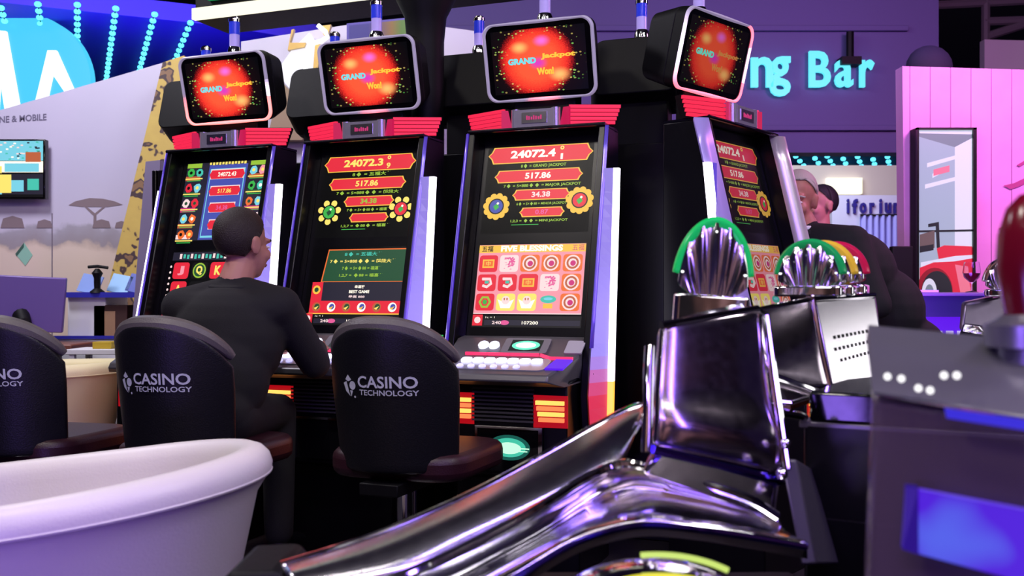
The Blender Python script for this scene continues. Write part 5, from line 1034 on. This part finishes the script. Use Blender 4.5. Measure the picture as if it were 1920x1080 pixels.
# hood between ridge and ledge
h1 = [(700, 1120, 1.36), (860, 1040, 1.44), (1000, 962, 1.52), (1090, 905, 1.57), (1170, 876, 1.60), (1290, 902, 1.58), (1390, 934, 1.58), (1456, 968, 1.59)]
h2 = [(760, 1140, 1.40), (900, 1068, 1.50), (1020, 1002, 1.58), (1100, 950, 1.62), (1190, 918, 1.64), (1300, 935, 1.64), (1400, 962, 1.63), (1470, 992, 1.62)]
h3 = [(830, 1130, 1.32), (950, 1062, 1.38), (1050, 1008, 1.42), (1120, 978, 1.44), (1200, 962, 1.45), (1300, 972, 1.46), (1400, 990, 1.47), (1500, 1012, 1.48)]
h4 = [(850, 1146, 1.30), (970, 1080, 1.35), (1060, 1026, 1.39), (1130, 998, 1.41), (1210, 984, 1.42), (1310, 992, 1.43), (1410, 1006, 1.45), (1512, 1024, 1.47)]
h5 = [(860, 1160, 1.36), (980, 1098, 1.44), (1070, 1044, 1.50), (1140, 1018, 1.53), (1215, 1006, 1.55), (1312, 1014, 1.56), (1412, 1030, 1.56), (1514, 1048, 1.56)]
mb = MB(); mb.grid(loft([cw(c1, h) for h in (h1, h2, h3, h4, h5)], 64, 40)); mb.build('hood', mat('hood_chrome', (.85, .84, .88, 1), .11, 1), c1, solid=.006, angle=60)
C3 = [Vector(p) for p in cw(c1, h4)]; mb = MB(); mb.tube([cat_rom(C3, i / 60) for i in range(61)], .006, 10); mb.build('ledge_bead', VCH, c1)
# bosses and the black arm end
mb = MB(); mb.sphere(cw(c1, [(1466, 889, 1.60)])[0], .010, 14); mb.build('bolt', CHROME, c1); mb = MB(); mb.sphere(cw(c1, [(1473, 832, 1.64)])[0], .009, 14); mb.build('bolt', CHROME, c1)
mb = MB(); mb.prism([(p.x, p.z) for p in cw(c1, [(428, 1082, 1.42), (440, 1060, 1.42), (530, 1056, 1.42), (560, 1090, 1.42), (430, 1110, 1.42)])], -.24, -.08, 'y'); mb.build('arm_end', MATT, c1, bevel=.008)
# black body under everything
mb = MB(); mb.box(-.28, .24, -.02, .14, 0, .60); mb.box(-.22, .24, -.06, .12, .60, .62); mb.build('pedestal', MATT, c1, bevel=.01)
# low chrome dome with coloured reflections put in as glowing arcs in front
dm = thing('chrome_dome', 'polished dome with yellow and teal reflections as glowing arcs at the bottom edge', 'chrome dome', tuple(W(1225, 1172, 1.22)))
mb = MB(); mb.sphere((0, 0, 0), (.135, .12, .078), 36); mb.build('dome_shell', CHROME, dm)
for k, (rx, a0, a1, c, nm, yy) in enumerate(((.118, 1.02, 2.0, rgb(235, 225, 60), 'yellow_arc', -.062), (.120, 2.08, 2.6, rgb(30, 160, 140), 'teal_arc', -.060), (.140, .9, 1.7, rgb(200, 225, 110), 'lime_arc', -.02))):
    mb = MB(); mb.tube([(rx * math.cos(a0 + (a1 - a0) * i / 20), yy, .078 * rx / .125 * math.sin(a0 + (a1 - a0) * i / 20) + .004) for i in range(21)], .0036, 8); mb.build('reflection_arc', glow(nm, c, 1.1), dm)
mb = MB(); mb.box(-.16, .16, -.06, .14, -dm.location.z, -.03); mb.build('pedestal', BLACK, dm, bevel=.006)
# topper 1
p = W(1330, 612, 1.86)
fan_topper('fluted_topper', 'largest fluted chrome topper with green rim above the mirror slab', tuple(p), .128, .135, .07, R(-8), R(4), GREENR, bh=.058)

# ---- console 2
c2 = thing('chrome_console', 'second chrome console with perforated bright panel', 'gaming console', (1.0, 2.2, 0), 0, 'chrome gaming consoles')
A_, B_, C_, D_ = (1424, 580, 2.0), (1524, 560, 2.06), (1560, 742, 2.0), (1444, 700, 1.9)
mb = MB(); q = cw(c2, [A_, B_, C_, D_]); G = []
for j in range(9):
    row = []
    for i in range(9):
        u, v = i / 8, j / 8; pp_ = q[0].lerp(q[1], u).lerp(q[3].lerp(q[2], u), v); row.append(pp_ + Vector((-.5, -.8, .2)).normalized() * .02 * (1 - (2 * v - 1) ** 2))
    G.append(row)
mb.grid(G); mb.build('mirror_slab', DCH, c2, solid=.02, bevel=.006, seg=3, angle=60)
E_, H_ = (1642, 553, 2.22), (1664, 702, 2.16)
mb = MB(); q2 = cw(c2, [(1526, 560, 2.06), E_, H_, (1562, 742, 2.0)]); slab(mb, q2, .10, back=Vector((.1, 1, .1))); vp_ = mb.build('vent_panel', mat('bright_brushed_panel', rgb(238, 234, 240), .24, 1), c2, bevel=.008, seg=3)
mb = MB()
n_ = (q2[1] - q2[0]).cross(q2[3] - q2[0]).normalized(); n_ = -n_ if n_.y > 0 else n_
for r in range(3):
    for k in range(11 - (r == 2)):
        u = .20 + .068 * k + (.04 if r == 2 else 0) - (.02 if r == 1 else 0); v = .43 + .125 * r - .0085 * k * 0; top = q2[0].lerp(q2[1], u); bot = q2[3].lerp(q2[2], u); pp_ = top.lerp(bot, v); ex = (q2[1] - q2[0]).normalized() * .0042; ez = (q2[0] - q2[3]).normalized() * .0035; nn = n_ * .0012
        mb.add([pp_ + nn - ex - ez, pp_ + nn + ex - ez, pp_ + nn + ex + ez, pp_ + nn - ex + ez], [(0, 1, 2, 3)])
mb.build('vent_holes', MATT, vp_, flat=True)
mb = MB(); mb.tube(cw(c2, [A_, (1470, 570, 2.03), B_, (1640, 553, 2.21)]), .005, 8); mb.tube(cw(c2, [B_, (1540, 650, 2.03), C_]), .005, 8); mb.build('edge_bead', CHROME, c2)
# little trays at its foot
mb = MB(); mb.tube(cw(c2, [(1446, 704, 1.86), (1540, 738, 1.92), (1556, 744, 1.98)]), .007, 8); mb.tube(cw(c2, [(1450, 752, 1.80), (1480, 756, 1.80), (1536, 740, 1.90), (1452, 712, 1.84), (1450, 752, 1.80)]), .005, 8); mb.tube(cw(c2, [(1452, 772, 1.79), (1500, 780, 1.80), (1512, 786, 1.8)]), .008, 8); mb.build('chrome_tray', CHROME, c2)
mb = MB(); slab(mb, cw(c2, [(1452, 757, 1.80), (1482, 758, 1.80), (1532, 742, 1.9), (1456, 716, 1.85)]), .01, back=Vector((0, 0, -1))); mb.build('tray_plate', DCH, c2)
# black cabinet
f0, f1 = W(1506, 790, 1.80), W(1646, 742, 2.42)
def cab(mb, z0, z1, out=0, w1=1.0, mi=0):
    o = Vector(c2.location); a = f0.lerp(f1, -.0); b = f0.lerp(f1, w1); d = Vector((b.x - a.x, b.y - a.y, 0)).normalized(); nrm = Vector((-d.y, d.x, 0)); nrm = nrm if nrm.x < 0 else -nrm
    a2 = Vector((a.x, a.y, 0)) + nrm * out - o; b2 = Vector((b.x, b.y, 0)) + nrm * out - o; dd = -nrm * (.5 + out)
    v = [(a2.x, a2.y), (b2.x, b2.y), (b2.x + dd.x, b2.y + dd.y), (a2.x + dd.x, a2.y + dd.y)]; mb.prism(v, z0, z1, 'z', mi=mi)
zc = f0.z
mb = MB(); cab(mb, 0, zc, 0, 1.6); mb.build('cabinet', BLACK, c2, bevel=.008)
mb = MB(); cab(mb, zc, zc + .055, -.01, 1.5); mb.build('top_ledge', GLASSB, c2, bevel=.006)
mb = MB(); cab(mb, zc - .012, zc, .008, 1.6); cab(mb, zc - .175, zc - .168, .004, 1.6); mb.build('trim_strip', mat('grey_trim', rgb(110, 106, 112), .3, .6), c2, bevel=.002)
# three domes in a row on the second console
pb = W(1522, 560, 2.12)
lab3 = ['first fluted topper of the row of three, green rim, furthest left', 'middle fluted topper of the row of three, amber rim', 'last fluted topper of the row of three, crimson rim, furthest right']
for i, rim in enumerate((GREENR2, YELR, REDR)):
    p = W(1519 + i * 24, 556 - i * 2, 2.10 + i * .09); fan_topper('fluted_topper', lab3[i], tuple(p), .128, .088, .075, R(-28), 0, rim, bh=.022)
mb = MB(); slab(mb, cw(c2, [(1540, 531, 2.10), (1605, 528, 2.2), (1612, 556, 2.2), (1545, 560, 2.10)]), .10); mb.build('top_block', SATIN, c2, bevel=.006)

# ---- curved violet chrome deck behind, and console 3 with its small topper
c3 = thing('chrome_console', 'distant chrome console with dark mirror plate near the wine glass', 'gaming console', (1.65, 3.1, 0), 0, 'chrome gaming consoles')
mb = MB(); slab(mb, cw(c3, [(1808, 568, 3.0), (1885, 552, 3.1), (1885, 640, 3.05), (1803, 622, 2.95)]), .05); mb.build('mirror_slab', mat('dusky_metal', rgb(95, 85, 105), .3, .8), c3, bevel=.01, seg=3)
mb = MB(); mb.grid(loft([cw(c3, h) for h in ([(1808, 606, 2.92), (1850, 612, 2.95), (1890, 624, 3.0)], [(1800, 630, 2.85), (1850, 634, 2.88), (1895, 640, 2.9)], [(1800, 655, 2.84), (1850, 657, 2.86), (1900, 660, 2.88)])], 20, 12)); mb.build('lower_curve', CHROME, c3, solid=.008, angle=60)
mb = MB(); mb.grid(loft([cw(c3, h) for h in ([(1664, 672, 3.0), (1720, 658, 3.1), (1860, 656, 3.2), (1960, 660, 3.2)], [(1660, 686, 2.85), (1720, 676, 2.85), (1860, 674, 2.85), (1960, 676, 2.85)], [(1662, 700, 2.74), (1730, 690, 2.72), (1860, 690, 2.72), (1960, 690, 2.72)], [(1670, 730, 2.80), (1740, 725, 2.8), (1860, 720, 2.8), (1960, 720, 2.8)])], 40, 20)); mb.build('curved_deck', CHROME, c3, solid=.008, angle=60)
mb = MB(); mb.box(-.50, .50, -.22, .20, 0, W(0, 712, 2.95).z - .02); mb.build('pedestal', BLACK, c3, bevel=.01)
fan_topper('fluted_topper', 'small distant fluted chrome topper beside the wine glass', tuple(W(1882, 556, 3.04)), .10, .085, .06, R(-20), 0, CHROME, bh=.022)

# ---- blurred near console on the right, smoked acrylic with glowing violet screen
nc = thing('acrylic_console', 'out of focus smoked acrylic console with violet screen at the right edge', 'gaming console', (.66, 1.05, 0))
SMOKE = mat('smoked_acrylic', rgb(100, 84, 94), .15, trans=.0, spec=.6, alpha=.58)
body = cw(nc, [(1636, 742, 1.02), (1980, 800, .88), (1980, 1180, .88), (1620, 1180, 1.02)])
mb = MB(); slab(mb, body, .16, back=Vector((.35, 1, 0))); mb.build('acrylic_body', SMOKE, nc, bevel=.01, seg=3)
mb = MB(); slab(mb, cw(nc, [(1640, 704, 1.04), (1980, 752, .90), (1980, 800, .87), (1634, 744, 1.01)]), .14, back=Vector((.3, 1, .42))); mb.build('chrome_bezel', mat('grey_metal', rgb(140, 138, 146), .32, .7), nc, bevel=.01, seg=3)
mb = MB(); slab(mb, cw(nc, [(1772, 766, .94), (1980, 796, .862), (1980, 816, .862), (1776, 784, .94)]), .004); mb.build('blue_line', glow('blue_line', rgb(60, 50, 225), .9), nc)
mb = MB(); 
for i, (x, y) in enumerate(((1664, 706), (1690, 710), (1722, 728), (1744, 732), (1770, 704), (1794, 704))): mb = MB(); mb.sphere(cw(nc, [(x, y, 1.0 - .0004 * (x - 1640))])[0], .0035, 10); mb.build('highlight_dot', glow('white_highlight', (1, .98, 1, 1), 1.6), nc)  # white highlights on the bezel, put in as small glowing balls
def vs_mat():
    m = glow('violet_screen', rgb(82, 35, 225), .9); nt = m.node_tree; N = nt.nodes; tc = N.new('ShaderNodeTexCoord'); nz = N.new('ShaderNodeTexNoise'); nz.inputs['Scale'].default_value = 14; nz.inputs['Detail'].default_value = 1; nt.links.new(tc.outputs['Object'], nz.inputs['Vector'])
    cr = N.new('ShaderNodeValToRGB'); e = cr.color_ramp.elements; e[0].position = .52; e[0].color = rgb(82, 32, 225); e[1].position = .85; e[1].color = rgb(90, 120, 250); nt.links.new(nz.outputs['Fac'], cr.inputs[0]); nt.links.new(cr.outputs[0], N['Principled BSDF'].inputs['Emission Color']); return m
mb = MB(); slab(mb, cw(nc, [(1722, 916, .955), (1980, 965, .862), (1980, 1110, .862), (1722, 1040, .955)]), .006); mb.build('screen', vs_mat(), nc, bevel=.002)
mb = MB(); slab(mb, cw(nc, [(1700, 914, .962), (1722, 916, .955), (1722, 1040, .955), (1692, 1030, .962)]), .012); mb.build('screen_edge', glow('deep_violet', rgb(40, 10, 140), .8), nc)
mb = MB(); mb.box(-.05, .40, .02, .30, 0, .70); mb.build('pedestal', BLACK, nc, bevel=.01)
# metal post with red cap
po = thing('red_handle', 'dark red rounded handle on a grey metal collar at the right edge', 'handle', tuple(W(1940, 752, 1.0)))
mb = MB(); z = lambda y: W(0, y, 1.0).z - po.location.z
mb.lathe([(.034, z(752)), (.034, z(655)), (.046, z(650)), (.048, z(610)), (.036, z(600)), (.030, z(590))], 32); mb.build('collar', mat('grey_metal', rgb(120, 116, 122), .22, .9), po)
mb = MB(); mb.lathe([(.026, z(604)), (.031, z(560)), (.036, z(500)), (.034, z(440)), (.026, z(390)), (.014, z(365)), (.002, z(358))], 32); mb.build('grip', mat('dark_red_lacquer', rgb(110, 12, 30), .2), po)
